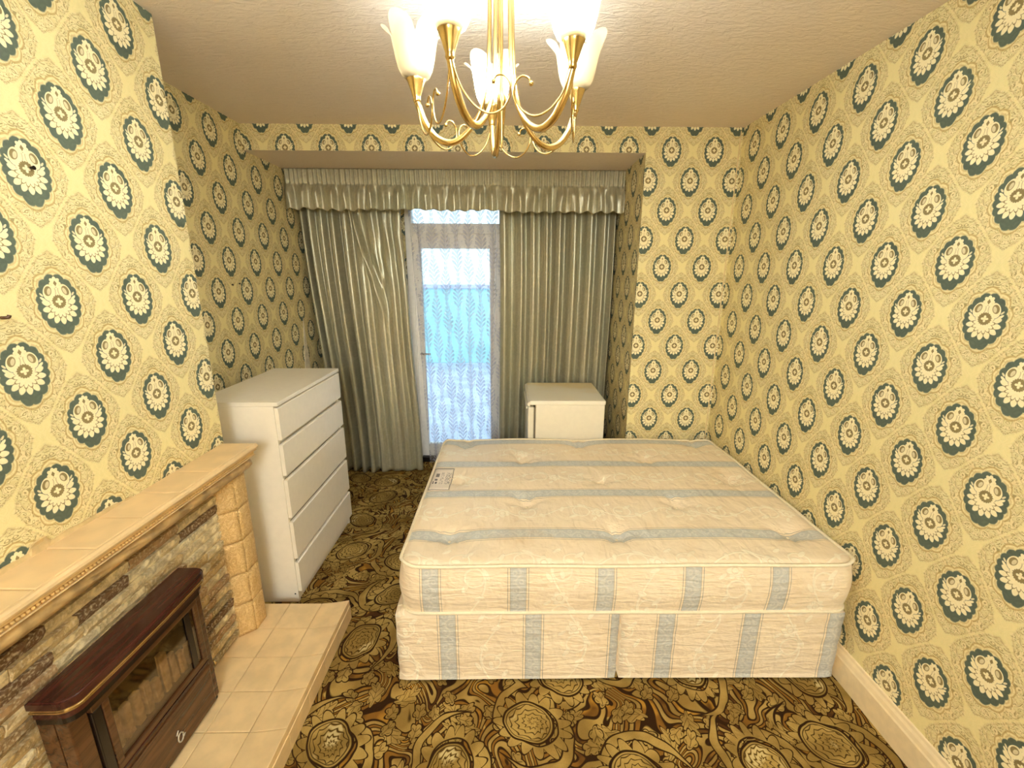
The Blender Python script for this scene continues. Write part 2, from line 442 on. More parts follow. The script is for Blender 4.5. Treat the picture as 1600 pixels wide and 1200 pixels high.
def mat_label():
    g = G('printed_care_label')
    U, V, _ = g.sep(g.uv())                       # 0..1
    c = g.mix(g.noise(g.uv(), 9.0), rgb(226, 214, 200), rgb(240, 230, 216))
    bx = (U - 0.5).abs(); by = (V - 0.5).abs()
    border = g.inv((bx.max(by) - 0.475).abs(), 0.012, 0.022)
    c = g.mix(border*0.8, c, rgb(92, 84, 82))
    def blk(u0, u1, v0, v1): return (U > u0)*(U < u1)*(V > v0)*(V < v1)
    txt = g.step(g.noise(g.vscale(g.uv(), (26.0, 14.0, 1)), 1.0, 1.0), 0.46, 0.54)
    m_ = blk(0.66, 0.90, 0.30, 0.80)*txt*0.55
    m_ = m_.max(blk(0.42, 0.58, 0.28, 0.82)*txt*0.40)
    m_ = m_.max(blk(0.17, 0.34, 0.58, 0.74)*0.8).max(blk(0.17, 0.30, 0.42, 0.50)*0.8).max(blk(0.10, 0.16, 0.28, 0.40)*0.8)
    m_ = m_.max(g.inv(g.ell(g.uv(), 0.27, 0.33, 0.05, 0.05), 0.9, 1.1)*0.9)
    c = g.mix(m_, c, rgb(54, 44, 48))
    return g.done(g.bsdf(c, 0.6))

def mat_fridge_top():
    g = G('yellowed_fridge_lid'); v = g.obj(); x, y, z = g.sep(v)
    n = g.noise(v, 6.0, 3.0)
    stain = g.step(y + x*0.35 + (n - 0.5)*0.35, -0.05, 0.30)
    c = g.mix(stain*0.7, rgb(250, 244, 226), rgb(240, 212, 138))
    return g.done(g.bsdf(c, 0.35))

M = dict(
    paper=mat_wallpaper(), ceiling=mat_ceiling(), carpet=mat_carpet(), tick=mat_ticking(), satin=mat_satin(), net=mat_net(),
    glass=mat_glass(), shade=mat_shade(), bulb=mat_bulb(), brick=mat_brick(), wavy=mat_wavy_tile(), label=mat_label(), lid=mat_fridge_top(),
    gloss=plain('cream_gloss_paint', rgb(240, 222, 184), 0.35, mottle=0.03),
    upvc=plain('white_door_frame', rgb(250, 246, 240), 0.35, mottle=0.02),
    dresser=plain('white_foil_board', rgb(244, 236, 220), 0.38, mottle=0.01),
    gap=plain('shadow_gap_board', rgb(150, 140, 120), 0.6, mottle=0.02),
    fridge=plain('white_enamel', rgb(242, 234, 214), 0.3, mottle=0.01),
    seal=plain('grey_rubber_seal', rgb(120, 110, 90), 0.6),
    piping=plain('cream_piping_tape', rgb(244, 232, 204), 0.55, mottle=0.03, scale=60, bump=0.2),
    tile=plain('cream_glazed_tile', rgb(234, 206, 156), 0.33, mottle=0.05, scale=14, bump=0.08, bscale=40),
    shelf=plain('buff_mantel_tile', rgb(230, 200, 152), 0.36, mottle=0.05, scale=9, bump=0.05),
    grout=plain('pale_grout', rgb(226, 200, 150), 0.8, mottle=0.06),
    mortar=plain('sandy_mortar', rgb(214, 188, 138), 0.9, mottle=0.08, bump=0.5),
    frieze=plain('carved_stone', rgb(196, 164, 112), 0.45, mottle=0.22, scale=16, bump=0.3, bscale=30),
    bead=plain('beaded_moulding', rgb(226, 190, 128), 0.42, mottle=0.05),
    veneer=mat_veneer('mahogany_veneer', rgb(50, 24, 19), rgb(76, 38, 28), 0.24),
    case=mat_veneer('brown_metal_casing', rgb(66, 42, 24), rgb(94, 62, 36), 0.22),
    black=plain('black_enamel', rgb(24, 16, 12), 0.25, mottle=0.02),
    trim=plain('antique_gold_trim', rgb(206, 178, 122), 0.2, metal=0.9, mottle=0.03),
    bulb_off=plain('frosted_unlit_bulb', rgb(244, 238, 226), 0.3, mottle=0.01),
    coal=plain('ceramic_coal', rgb(190, 172, 132), 0.8, mottle=0.2, scale=40, bump=0.6),
    silver=plain('silver_emblem', rgb(214, 206, 190), 0.25, metal=0.7, mottle=0.02),
    brass=plain('antique_brass', rgb(214, 184, 124), 0.24, metal=1.0, mottle=0.04, scale=20),
    iron=plain('dark_iron', rgb(40, 32, 26), 0.4, metal=0.6, mottle=0.03),
    plaster=plain('bare_plaster', rgb(236, 226, 204), 0.9, mottle=0.08, bump=0.4),
    torn=plain('torn_paper_back', rgb(226, 204, 156), 0.8, mottle=0.05),
    patio=plain('pale_patio_paving', rgb(200, 206, 232), 0.85, mottle=0.10, scale=3),
    gwall=plain('pale_blue_render', rgb(176, 232, 236), 0.85, mottle=0.05, scale=2),
)
def fire_glass():
    g = G('smoked_fire_glass')
    tr = g.n('ShaderNodeBsdfTransparent'); tr.inputs['Color'].default_value = (0.80, 0.70, 0.56, 1)
    gl = g.n('ShaderNodeBsdfGlossy'); gl.inputs['Roughness'].default_value = 0.06
    m_ = g.n('ShaderNodeMixShader'); m_.inputs[0].default_value = 0.16
    g.nt.links.new(tr.outputs[0], m_.inputs[1]); g.nt.links.new(gl.outputs[0], m_.inputs[2])
    return g.done(m_.outputs[0])
M['fglass'] = fire_glass()

# ------------------------------------------------------------------ object helpers
ROOTLOC = {}
def _loc(parent):
    if parent is None: return Vector((0, 0, 0))
    return ROOTLOC[parent.name]
def thing(name, label, cat, loc, group=None):
    o = bpy.data.objects.new(name, None); COL.objects.link(o); o.location = loc
    o.empty_display_size = 0.05
    o['label'] = label; o['category'] = cat
    if group: o['group'] = group
    ROOTLOC[o.name] = Vector(loc)
    return o
def tag(o, label, cat, group=None):
    o['label'] = label; o['category'] = cat
    if group: o['group'] = group
    return o
def link(name, me, mats, parent=None, origin=None):
    """verts are world coordinates; they are shifted to the root's base (or to origin)"""
    base = _loc(parent) if parent is not None else Vector(origin or (0, 0, 0))
    me.transform(Matrix.Translation(-base))
    if not isinstance(mats, (list, tuple)): mats = [mats]
    for m_ in mats: me.materials.append(m_)
    o = bpy.data.objects.new(name, me); COL.objects.link(o)
    if parent is None: o.location = base
    else: o.parent = parent
    ROOTLOC[o.name] = base
    return o
def from_bm(name, bm, mats, parent=None, origin=None, smooth=False):
    me = bpy.data.meshes.new(name); bm.normal_update(); bm.to_mesh(me); bm.free()
    if smooth: me.polygons.foreach_set('use_smooth', [True]*len(me.polygons))
    return link(name, me, mats, parent, origin)
def pydata(name, vs, fs, mats, parent=None, origin=None, smooth=True, uvs=None, matidx=None):
    me = bpy.data.meshes.new(name); me.from_pydata([tuple(v) for v in vs], [], fs)
    if smooth: me.polygons.foreach_set('use_smooth', [True]*len(me.polygons))
    if matidx: me.polygons.foreach_set('material_index', matidx)
    if uvs:
        l = me.uv_layers.new(name='UVMap')
        for lp in me.loops: l.data[lp.index].uv = uvs[lp.vertex_index]
    me.update()
    return link(name, me, mats, parent, origin)
def bm_box(bm, a, b, bev=0.0, seg=2, mi=0):
    r = bmesh.ops.create_cube(bm, size=1.0)
    c = [(a[i]+b[i])/2 for i in range(3)]; s = [abs(b[i]-a[i]) for i in range(3)]
    bmesh.ops.scale(bm, vec=s, verts=r['verts']); bmesh.ops.translate(bm, vec=c, verts=r['verts'])
    fs = set(f for v in r['verts'] for f in v.link_faces)
    for f in fs: f.material_index = mi
    if bev > 0:
        es = set(e for v in r['verts'] for e in v.link_edges)
        bmesh.ops.bevel(bm, geom=list(es), offset=min(bev, min(s)*0.45), segments=seg, profile=0.5, affect='EDGES')
def box(name, a, b, mat, parent=None, bev=0.0, seg=2, origin=None):
    bm = bmesh.new(); bm_box(bm, a, b, bev, seg)
    return from_bm(name, bm, mat, parent, origin)
def sweep(pts, rad, n=8, caps=True):
    """tube along points; rad may be a list"""
    pts = [Vector(p) for p in pts]; vs, fs = [], []
    if not isinstance(rad, (list, tuple)): rad = [rad]*len(pts)
    up = None
    for i, p in enumerate(pts):
        t = (pts[min(i+1, len(pts)-1)] - pts[max(i-1, 0)]).normalized()
        if up is None:
            up = Vector((0, 0, 1)) if abs(t.z) < 0.9 else Vector((1, 0, 0))
        s = t.cross(up).normalized(); up = s.cross(t).normalized()
        for k in range(n):
            a = 2*PI*k/n; vs.append(p + (s*cos(a) + up*sin(a))*rad[i])
    for i in range(len(pts)-1):
        for k in range(n):
            fs.append((i*n+k, i*n+(k+1) % n, (i+1)*n+(k+1) % n, (i+1)*n+k))
    if caps:
        fs.append(tuple(range(n))[::-1]); fs.append(tuple((len(pts)-1)*n+k for k in range(n)))
    return vs, fs
def tube(name, pts, rad, mat, parent=None, n=8, origin=None): 
    vs, fs = sweep(pts, rad, n); return pydata(name, vs, fs, mat, parent, origin)
def catmull(pts, k=8):
    pts = [Vector(p) for p in pts]; P = [pts[0]*2-pts[1]] + pts + [pts[-1]*2-pts[-2]]; out = []
    for i in range(1, len(P)-2):
        p0, p1, p2, p3 = P[i-1:i+3]
        for j in range(k):
            t = j/k
            out.append(0.5*((2*p1) + (p2-p0)*t + (2*p0-5*p1+4*p2-p3)*t*t + (3*p1-p0-3*p2+p3)*t**3))
    out.append(pts[-1]); return out
def lathe(prof, n, c, cap=True):
    vs, fs = [], []
    for r, z in prof:
        for k in range(n): a = 2*PI*k/n; vs.append((c[0]+r*cos(a), c[1]+r*sin(a), c[2]+z))
    for i in range(len(prof)-1):
        for k in range(n): fs.append((i*n+k, i*n+(k+1) % n, (i+1)*n+(k+1) % n, (i+1)*n+k))
    if cap: fs.append(tuple(range(n))[::-1]); fs.append(tuple((len(prof)-1)*n+k for k in range(n)))
    return vs, fs
def merge(*parts):
    vs, fs = [], []
    for v, f in parts:
        o = len(vs); vs += list(v); fs += [tuple(i+o for i in q) for q in f]
    return vs, fs
def struct(o): o['kind'] = 'structure'; return o
def copy_part(o, parent, loc=None, rotz=0.0):
    c = o.copy(); COL.objects.link(c); c.parent = parent
    if loc is not None: c.location = loc
    if rotz: c.rotation_euler = (0, 0, rotz)
    ROOTLOC[c.name] = ROOTLOC.get(parent.name, Vector((0, 0, 0)))
    return c

# ------------------------------------------------------------------ room shell
XR, XL, XC, YB, YW, ZC, ZS, YF = 1.45, -1.62, -1.244, 2.955, 3.80, 2.576, 2.43, -0.76
XREV = 0.858
def paper_wall(name, boxes, lat, extra=None):
    """boxes of wallpaper; lat(normal, co) -> uv in pattern repeats; faces that look down get ceiling paint"""
    bm = bmesh.new()
    for a, b in boxes: bm_box(bm, a, b)
    bm.normal_update(); uvl = bm.loops.layers.uv.new('UVMap')
    for f in bm.faces:
        if f.normal.z < -0.5: f.material_index = 1
        for lp in f.loops: lp[uvl].uv = lat(f.normal, lp.vert.co)
    return struct(from_bm(name, bm, [M['paper'], M['ceiling']]))
def lat(ax, u0, v0, a, b):
    return lambda n, c: ((c[ax]-u0)/a, (c[2]-v0)/b)
def lat_back(n, c):
    if abs(n.x) > 0.5: return ((c[1]-3.187)/0.272, (c[2]-1.611)/0.345)
    return ((c[0]-1.016)/0.264, (c[2]-1.746)/0.348)

YH = -2.9
struct(box('floor', (-1.75, YH-0.1, -0.10), (1.6, YW+0.12, 0.0), M['carpet']))
struct(box('ceiling', (-1.75, YH-0.1, ZC), (1.6, YW+0.12, ZC+0.10), M['ceiling']))
paper_wall('wall_right', [((XR, YF-0.1, 0), (XR+0.10, YB, ZC))], lat(1, 1.588, 1.918, 0.271, 0.348))
wall_back = paper_wall('wall_back', [((XREV, YB, 0), (XR+0.10, YW+0.1, ZC)), ((XL, YB, ZS), (XREV, YW+0.1, ZC))], lat_back)
wall_left = paper_wall('wall_left', [((XL-0.10, YF-0.1, 0), (XL, YW+0.1, ZC))], lat(1, 2.658, 2.114, 0.276, 0.346))
wall_chimney = paper_wall('wall_chimney', [((XL, 0.39, 0), (XC, 1.807, ZC))], lat(1, 1.376, 1.786, 0.264, 0.338))
paper_wall('wall_front', [((XL, YF-0.1, 0), (-0.90, YF, ZC)), ((0.90, YF-0.1, 0), (XR, YF, ZC)), ((-0.90, YF-0.1, 2.25), (0.90, YF, ZC))], lat(0, 0, 1.746, 0.264, 0.348))  # wide opening added to let the fill light in from behind
DX0, DX1, DZ1 = -0.84, -0.01, 2.34
paper_wall('wall_window', [((XL, YW, 0), (DX0, YW+0.1, ZS)), ((DX1, YW, 0), (XREV, YW+0.1, ZS)), ((DX0, YW, DZ1), (DX1, YW+0.1, ZS))],
           lat(0, 1.016, 1.746, 0.264, 0.348))
bm = bmesh.new()
for a, b in (((XL-0.1, YH-0.1, 0), (XR+0.1, YH, ZC)), ((XL-0.1, YH, 0), (XL, YF-0.1, ZC)), ((XR, YH, 0), (XR+0.1, YF-0.1, ZC))): bm_box(bm, a, b)
struct(from_bm('wall_added_hall', bm, M['gloss']))  # unseen hall, added only to hold the fill light
# lifted wallpaper edge in the right corner
vs = []; fs = []
for i in range(41):
    z = 0.02 + i*(ZC-0.04)/40; w = 0.0035 + 0.003*mnoise.noise(Vector((0, 0, z*3)))
    for dx, dy in ((0, 0), (-w-0.004, -0.0025), (-w-0.004, 0.001)): vs.append((XR-0.012+dx, YB-0.001+dy, z))
    if i: 
        for k in range(2): fs.append(((i-1)*3+k, (i-1)*3+k+1, i*3+k+1, i*3+k))
pydata('paper_edge', vs, fs, M['torn'], wall_back)
# baseboard on the right wall: one moulded profile
prof = [(0, 0.0), (-0.020, 0.0), (-0.020, 0.105), (-0.017, 0.112), (-0.014, 0.128), (-0.009, 0.138), (-0.007, 0.148), (0, 0.15)]
vs = []; fs = []
for i, y in enumerate((YF, YB)):
    for dx, z in prof: vs.append((XR+dx, y, z))
n = len(prof)
for k in range(n): fs.append((k, (k+1) % n, n+(k+1) % n, n+k))
fs += [tuple(range(n)), tuple(range(n, 2*n))[::-1]]
struct(pydata('baseboard_right', vs, fs, M['gloss'], smooth=False))

# bare plaster where the paper has come away in the left recess, and torn edges above the mantel
vs = [(XL+0.001, 3.497, 1.36), (XL+0.001, 3.40, 0.70), (XL+0.001, 3.545, 0.70), (XL+0.001, 3.525, 0.95),
      (XL+0.004, 3.497, 1.36), (XL+0.006, 3.40, 0.70), (XL+0.006, 3.545, 0.70), (XL+0.006, 3.525, 0.95)]
pydata('plaster_patch', vs, [(4, 5, 6, 7), (0, 1, 5, 4), (1, 2, 6, 5), (2, 3, 7, 6), (3, 0, 4, 7), (3, 2, 1, 0)], M['plaster'], wall_left, smooth=False)
vs = []; fs = []
rnd = random.Random(3)
N = 46
for i in range(N+1):
    y = 0.80 + i*0.52/N
    hgt = 0.010 + 0.016*abs(mnoise.noise(Vector((y*14, 1, 0)))) + (0.020 if abs(y-1.03) < 0.025 else 0)
    if y > 1.2: hgt *= max(0.15, (1.32-y)/0.12)
    t = 0.004 + 0.003*mnoise.noise(Vector((y*30, 5, 0)))
    vs += [(XC, y, 0.975), (XC+t+0.004, y, 0.975), (XC+t, y, 0.981+hgt), (XC, y, 0.981+hgt)]
    if i:
        for k in range(3): fs.append(((i-1)*4+k, i*4+k, i*4+k+1, (i-1)*4+k+1))
fs += [(0, 1, 2, 3), tuple(N*4+k for k in range(4))[::-1]]
pydata('plaster_edge', vs, fs, M['mortar'], wall_chimney, smooth=False)
vs = []; fs = []
for i in range(9):
    t = i/8; y0 = 1.02 + 0.012*t; w = 0.022*(1-t)+0.001
    x = XC + 0.003 + 0.030*(t**2) ; z = 0.992 + 0.050*t - 0.015*t*t
    vs += [(x, y0-w, z), (x, y0+w, z), (x+0.0012, y0+w, z), (x+0.0012, y0-w, z)]
    if i:
        for k in range(4): fs.append(((i-1)*4+k, (i-1)*4+(k+1) % 4, i*4+(k+1) % 4, i*4+k))
pydata('paper_flap', vs, fs, M['torn'], wall_chimney, smooth=False)

# ------------------------------------------------------------------ glazed door in the bay
def cyl_x(name, x0, x1, y, z, r, mat, parent): return tube(name, [(x0, y, z), (x1, y, z)], r, mat, parent, 12)
bm = bmesh.new()
y0, y1 = YW-0.012, YW+0.085
bm_box(bm, (DX0, y0, 0.0), (DX0+0.055, y1, DZ1), 0.004); bm_box(bm, (DX1-0.055, y0, 0.0), (DX1, y1, DZ1), 0.004)
bm_box(bm, (DX0+0.05, y0, DZ1-0.055), (DX1-0.05, y1, DZ1), 0.004); bm_box(bm, (DX0+0.05, y0, 2.02), (DX1-0.05, y1, 2.10), 0.004)
door = struct(from_bm('door_1', bm, M['upvc']))
bm = bmesh.new(); lx0, lx1 = DX0+0.055, DX1-0.055; gy = YW+0.005
gx0, gx1, gz0, gz1 = -0.722, -0.147, 0.17, 1.905
bm_box(bm, (lx0, gy, 0.05), (gx0, gy+0.05, 2.02), 0.003); bm_box(bm, (gx1, gy, 0.05), (lx1, gy+0.05, 2.02), 0.003)
bm_box(bm, (gx0, gy, gz1), (gx1, gy+0.05, 2.02), 0.003); bm_box(bm, (gx0, gy, 0.05), (gx1, gy+0.05, gz0), 0.003)
leaf = from_bm('door_leaf', bm, M['upvc'], door)
box('door_glass', (gx0-0.005, gy+0.022, gz0-0.005), (gx1+0.005, gy+0.028, gz1+0.005), M['glass'], leaf)
box('transom_glass', (lx0, gy+0.022, 2.095), (lx1, gy+0.028, DZ1-0.05), M['glass'], door)
box('door_sill', (DX0, YW-0.03, 0.0), (DX1, YW+0.085, 0.048), M['iron'], door, 0.004)
o = tube('door_handle', catmull([(lx0+0.035, gy, 1.02), (lx0+0.035, gy-0.03, 1.02), (lx0+0.045, gy-0.045, 1.02), (lx0+0.12, gy-0.045, 1.02)], 5), 0.008, M['silver'], leaf)

# outside: paved ground and a pale garden wall
struct(box('patio', (-6, YW+0.13, -0.16), (6, 12, -0.06), M['patio']))
gw = thing('garden_wall', 'pale blue rendered garden wall seen dimly through the net curtain', 'wall', (0, 8.8, -0.06))
box('wall_body', (-6, 8.75, -0.06), (6, 8.95, 1.42), M['gwall'], gw, 0.01)
box('coping', (-6, 8.70, 1.42), (6, 9.0, 1.50), M['patio'], gw, 0.015)

# ------------------------------------------------------------------ bed
BX0, BX1, BY0, BY1, BZ0, BZ1 = -0.440, 1.432, 1.500, 2.880, 0.347, 0.582
TUFTS = [(-0.255, 1.714), (0.492, 1.722), (1.277, 1.737), (0.102, 2.000), (0.865, 1.985), (-0.262, 2.255), (0.53, 2.249), (1.262, 2.247),
         (0.105, 2.535), (0.874, 2.537), (-0.275, 2.785), (0.491, 2.787), (1.290, 2.800)]
def mat_top(x, y):
    cx, cy = (BX0+BX1)/2, (BY0+BY1)/2
    ex = min(x-BX0, BX1-x); ey = min(y-BY0, BY1-y); e = max(0.0, min(ex, ey))
    z = BZ1 - 0.016*max(0.0, 1-e/0.030)**2
    z += 0.010*(1-((x-cx)/0.95)**2)*(1-((y-cy)/0.7)**2)
    for tx, ty in TUFTS:
        d2 = ((x-tx)**2 + (y-ty)**2)
        if d2 < 0.09: 
            d = math.sqrt(d2)
            z -= 0.022*math.exp(-d2/(2*0.034**2)) + 0.024*math.exp(-d/0.10)
            a = math.atan2(y-ty, x-tx)
            z += 0.0055*cos(6*a+tx*20)*math.exp(-((d-0.06)/0.045)**2)
    z += 0.003*mnoise.noise(Vector((x*3+y*5, y*3-x*4, 2.0)))
    return z
def rounded_grid(x0, x1, y0, y1, r, nx, ny):
    """grid mapped to a rounded rectangle"""
    hx, hy = (x1-x0)/2, (y1-y0)/2; cx, cy = (x0+x1)/2, (y0+y1)/2; out = []
    def spread(i, n, h): 
        t = 2*i/n-1; return h*(0.93*t + 0.07*(t**9)) if True else h*t
    for j in range(ny+1):
        for i in range(nx+1):
            px, py = spread(i, nx, hx), spread(j, ny, hy)
            qx, qy = max(0, abs(px)-(hx-r)), max(0, abs(py)-(hy-r))
            if qx > 0 and qy > 0:
                l = math.hypot(qx, qy); k = max(qx, qy)/l
                px = math.copysign(hx-r+qx*k, px); py = math.copysign(hy-r+qy*k, py)
            out.append((cx+px, cy+py))
    return out
def ring_index(nx, ny):
    idx = [i for i in range(nx+1)] + [(j)*(nx+1)+nx for j in range(1, ny+1)] + [ny*(nx+1)+i for i in range(nx-1, -1, -1)] + [j*(nx+1) for j in range(ny-1, 0, -1)]
    return idx
def soft_block(name, x0, x1, y0, y1, z0, ztop, r, nx, ny, levels, bulge, uvtop, uvside, mat, parent, wob=0.0, side_wave=None):
    """closed soft block; uv per loop"""
    g = rounded_grid(x0, x1, y0, y1, r, nx, ny); cx, cy = (x0+x1)/2, (y0+y1)/2
    vs = [(x, y, ztop(x, y)) for x, y in g]
    ring = ring_index(nx, ny); nr = len(ring); fs = []; uv = []
    for j in range(ny):
        for i in range(nx):
            q = (j*(nx+1)+i, j*(nx+1)+i+1, (j+1)*(nx+1)+i+1, (j+1)*(nx+1)+i); fs.append(q)
            uv.append([uvtop(*vs[k][:2]) for k in q])
    # normals of ring
    rp = [Vector((vs[k][0], vs[k][1], 0)) for k in ring]
    nrm = []
    for i in range(nr):
        t = (rp[(i+1) % nr]-rp[i-1]).normalized(); nrm.append(Vector((t.y, -t.x, 0)))
    rows = [list(ring)]
    for L in range(1, levels+1):
        t = L/levels; row = []
        for i, k in enumerate(ring):
            zt = vs[k][2]; z = zt + (z0-zt)*t
            off = bulge*sin(PI*t)
            if side_wave: off += side_wave(vs[k][0], vs[k][1], t)
            p = rp[i] + nrm[i]*off
            row.append(len(vs)); vs.append((p.x, p.y, z))
        rows.append(row)
    for L in range(levels):
        for i in range(nr):
            i2 = (i+1) % nr
            q = (rows[L][i], rows[L+1][i], rows[L+1][i2], rows[L][i2]); fs.append(q)
            n = nrm[i]+nrm[i2]
            uv.append([uvside(n, vs[k]) for k in q])
    fs.append(tuple(rows[-1])); uv.append([(0, 0)]*nr)
    me = bpy.data.meshes.new(name); me.from_pydata(vs, [], fs)
    l = me.uv_layers.new(name='UVMap'); k = 0
    for fuv in uv:
        for w in fuv: l.data[k].uv = w; k += 1
    me.polygons.foreach_set('use_smooth', [True]*len(me.polygons)); me.update()
    o = link(name, me, mat, parent)
    rim = [(vs[k][0], vs[k][1], vs[k][2]) for k in rows[0]]; foot = [(vs[k][0], vs[k][1], vs[k][2]) for k in rows[-1]]
    return o, rim, foot
def uv_top(x, y): return (x, y-1.714)
def uv_matside(n, p):
    if abs(n.y) >= abs(n.x): return (p[2]+0.3, (p[0]+0.306)/0.352*0.366)
    return (p[2]+0.3, (p[1]-1.714)*1.0)
mattress = thing('mattress', 'deep cream damask mattress with blue stripes and tufted top', 'mattress', ((BX0+BX1)/2, (BY0+BY1)/2, BZ0))
def mwave(x, y, t): return 0.004*mnoise.noise(Vector((x*7, y*7, t*3)))*sin(PI*t)
core, rim, foot = soft_block('mattress_body', BX0+0.008, BX1-0.008, BY0+0.008, BY1-0.008, BZ0, mat_top, 0.075, 96, 72, 8, 0.016, uv_top, uv_matside, M['tick'], mattress, side_wave=mwave)
def piping(name, loop, r, parent, dz=0.0, out=0.004, centre=None, wav=0.0):
    c = Vector(centre); pts = []
    for p in loop:
        d = Vector((p[0]-c.x, p[1]-c.y, 0)); 
        pts.append(Vector(p) + Vector((math.copysign(out, d.x) if abs(d.x) > 0.9*abs(BX1-BX0)/2 else 0, math.copysign(out, d.y) if abs(d.y) > 0.88*abs(BY1-BY0)/2 else 0, dz + wav*mnoise.noise(Vector((p[0]*2, p[1]*2, 0))))))
    n = 6; vs = []; fs = []; m = len(pts)
    for i in range(m):
        t = (pts[(i+1) % m]-pts[i-1]).normalized(); s = t.cross(Vector((0, 0, 1))).normalized(); u = s.cross(t)
        for k in range(n): a = 2*PI*k/n; vs.append(pts[i]+(s*cos(a)+u*sin(a))*r)
    for i in range(m):
        j = (i+1) % m
        for k in range(n): fs.append((i*n+k, i*n+(k+1) % n, j*n+(k+1) % n, j*n+k))
    return pydata(name, vs, fs, M['piping'], parent)
CM = ((BX0+BX1)/2, (BY0+BY1)/2, 0)
piping('piping', rim, 0.0075, mattress, 0.0, 0.003, CM)
piping('piping', foot, 0.0075, mattress, 0.006, 0.003, CM, wav=0.004)
for (tx, ty) in TUFTS:                                      # tuft buttons sunk in their dimples
    z = mat_top(tx, ty)
    vs, fs = lathe([(0.0005, 0.006), (0.006, 0.005), (0.009, 0.002), (0.009, -0.002)], 10, (tx, ty, z), True)
    pydata('tuft', vs, fs, M['piping'], mattress)
# sewn label
vs = []; fs = []; uvs = []
lx0_, lx1_, ly0_, ly1_ = -0.424, -0.309, 2.120, 2.390
for j in range(9):
    for i in range(7):
        x = lx0_ + (lx1_-lx0_)*i/6; y = ly0_ + (ly1_-ly0_)*j/8
        vs.append((x, y, mat_top(x, y)+0.0025)); uvs.append((i/6, j/8))
for j in range(8):
    for i in range(6): fs.append((j*7+i, j*7+i+1, (j+1)*7+i+1, (j+1)*7+i))
o = pydata('care_label', vs, fs, M['label'], mattress, uvs=uvs)
so = o.modifiers.new('thickness', 'SOLIDIFY'); so.thickness = 0.002

XS = 0.474
def divan(name, label, x0, x1, stripe0):
    t = thing(name, label, 'bed base', ((x0+x1)/2, (BY0+BY1)/2, 0), 'pair of divan base halves under the mattress')
    def uvs_(n, p):
        if abs(n.y) >= abs(n.x): return (p[2]*1.0 + x0, (p[0]-stripe0)/0.356*0.366)
        return (p[2], (p[1]-1.714))
    def wv(x, y, t_): return 0.003*mnoise.noise(Vector((x*2.5, y*2.5, t_*9))) - 0.002*sin(t_*19+x*3)*0.6
    o_, rim_, foot_ = soft_block('divan_body', x0, x1, 1.508, 2.872, 0.012, lambda x, y: 0.340, 0.012, 40, 30, 14, 0.0, uv_top, uvs_, M['tick'], t, side_wave=wv)
    for gx in (x0+0.08, x1-0.08):
        for gy_ in (1.6, 2.78):
            vs, fs = lathe([(0.018, 0.0), (0.022, 0.003), (0.022, 0.016)], 12, (gx, gy_, 0)); pydata('glide', vs, fs, M['black'], t)
    return t
divan('divan_base', 'left half of the cream striped divan base, nearer the chest of drawers', -0.462, XS-0.003, -0.245)
divan('divan_base', 'right half of the cream striped divan base, against the right wall', XS+0.003, 1.412, 0.665)

# ------------------------------------------------------------------ chest of drawers
DFX, DBX, DY0, DY1, DZ = -1.086, -1.492, 1.985, 2.757, 1.108
chest = thing('chest_of_drawers', 'tall plain white chest of five drawers in the left recess', 'chest of drawers', ((DFX+DBX)/2, (DY0+DY1)/2, 0))
TH = 0.018
box('top_panel', (DBX, DY0-0.001, DZ-0.020), (DFX+0.001, DY1+0.001, DZ), M['dresser'], chest, 0.0015)
for y in (DY0, DY1-TH): box('side_panel', (DBX, y, 0.0), (DFX-0.020, y+TH, DZ-0.0205), M['dresser'], chest, 0.001)
box('back_panel', (DBX+0.002, DY0+TH+0.0005, 0.03), (DBX+0.008, DY1-TH-0.0005, DZ-0.021), M['gap'], chest)
box('plinth', (DFX-0.045, DY0+TH+0.0005, 0.0), (DFX-0.028, DY1-TH-0.0005, 0.056), M['dresser'], chest, 0.001)
edges = [1.092, 0.916, 0.729, 0.497, 0.262, 0.064]
for k in range(5):
    top, bot = edges[k], edges[k+1]
    d = bpy.data.objects
    bm = bmesh.new()
    # front with a bevelled finger edge along its top
    zt, zb = top-0.006 - (0.018 if k else 0.008), bot+0.001
    pr = [(DFX-0.018, zb), (DFX, zb), (DFX, zt-0.003), (DFX-0.006, zt+0.001), (DFX-0.018, zt+0.001)]
    a = [bm.verts.new((x, DY0+0.002, z)) for x, z in pr]; b = [bm.verts.new((x, DY1-0.002, z)) for x, z in pr]
    bm.faces.new(a); bm.faces.new(b[::-1])
    for i in range(5): bm.faces.new((a[i], b[i], b[(i+1) % 5], a[(i+1) % 5]))
    bmesh.ops.recalc_face_normals(bm, faces=bm.faces)
    dr = from_bm('drawer', bm, M['dresser'], chest)
    bm = bmesh.new()
    bm_box(bm, (DBX+0.03, DY0+TH+0.008, bot+0.020), (DFX-0.0185, DY0+TH+0.020, top-0.045))
    bm_box(bm, (DBX+0.03, DY1-TH-0.020, bot+0.020), (DFX-0.0185, DY1-TH-0.008, top-0.045))
    bm_box(bm, (DBX+0.03, DY0+TH+0.020, bot+0.020), (DFX-0.0185, DY1-TH-0.020, bot+0.026))
    from_bm('drawer_box', bm, M['gap'], dr)
    if True: box('rail', (DFX-0.070, DY0+TH+0.0005, top-0.030), (DFX-0.028, DY1-TH-0.0005, top+(0.004 if k else -0.005)), M['dresser'], chest)
for zc in (0.05,): 
    vs, fs = sweep([(DFX-0.036, DY0+0.001, zc), (DFX-0.036, DY0-0.0012, zc)], 0.004, 10); pydata('cam_cap', vs, fs, M['iron'], chest)

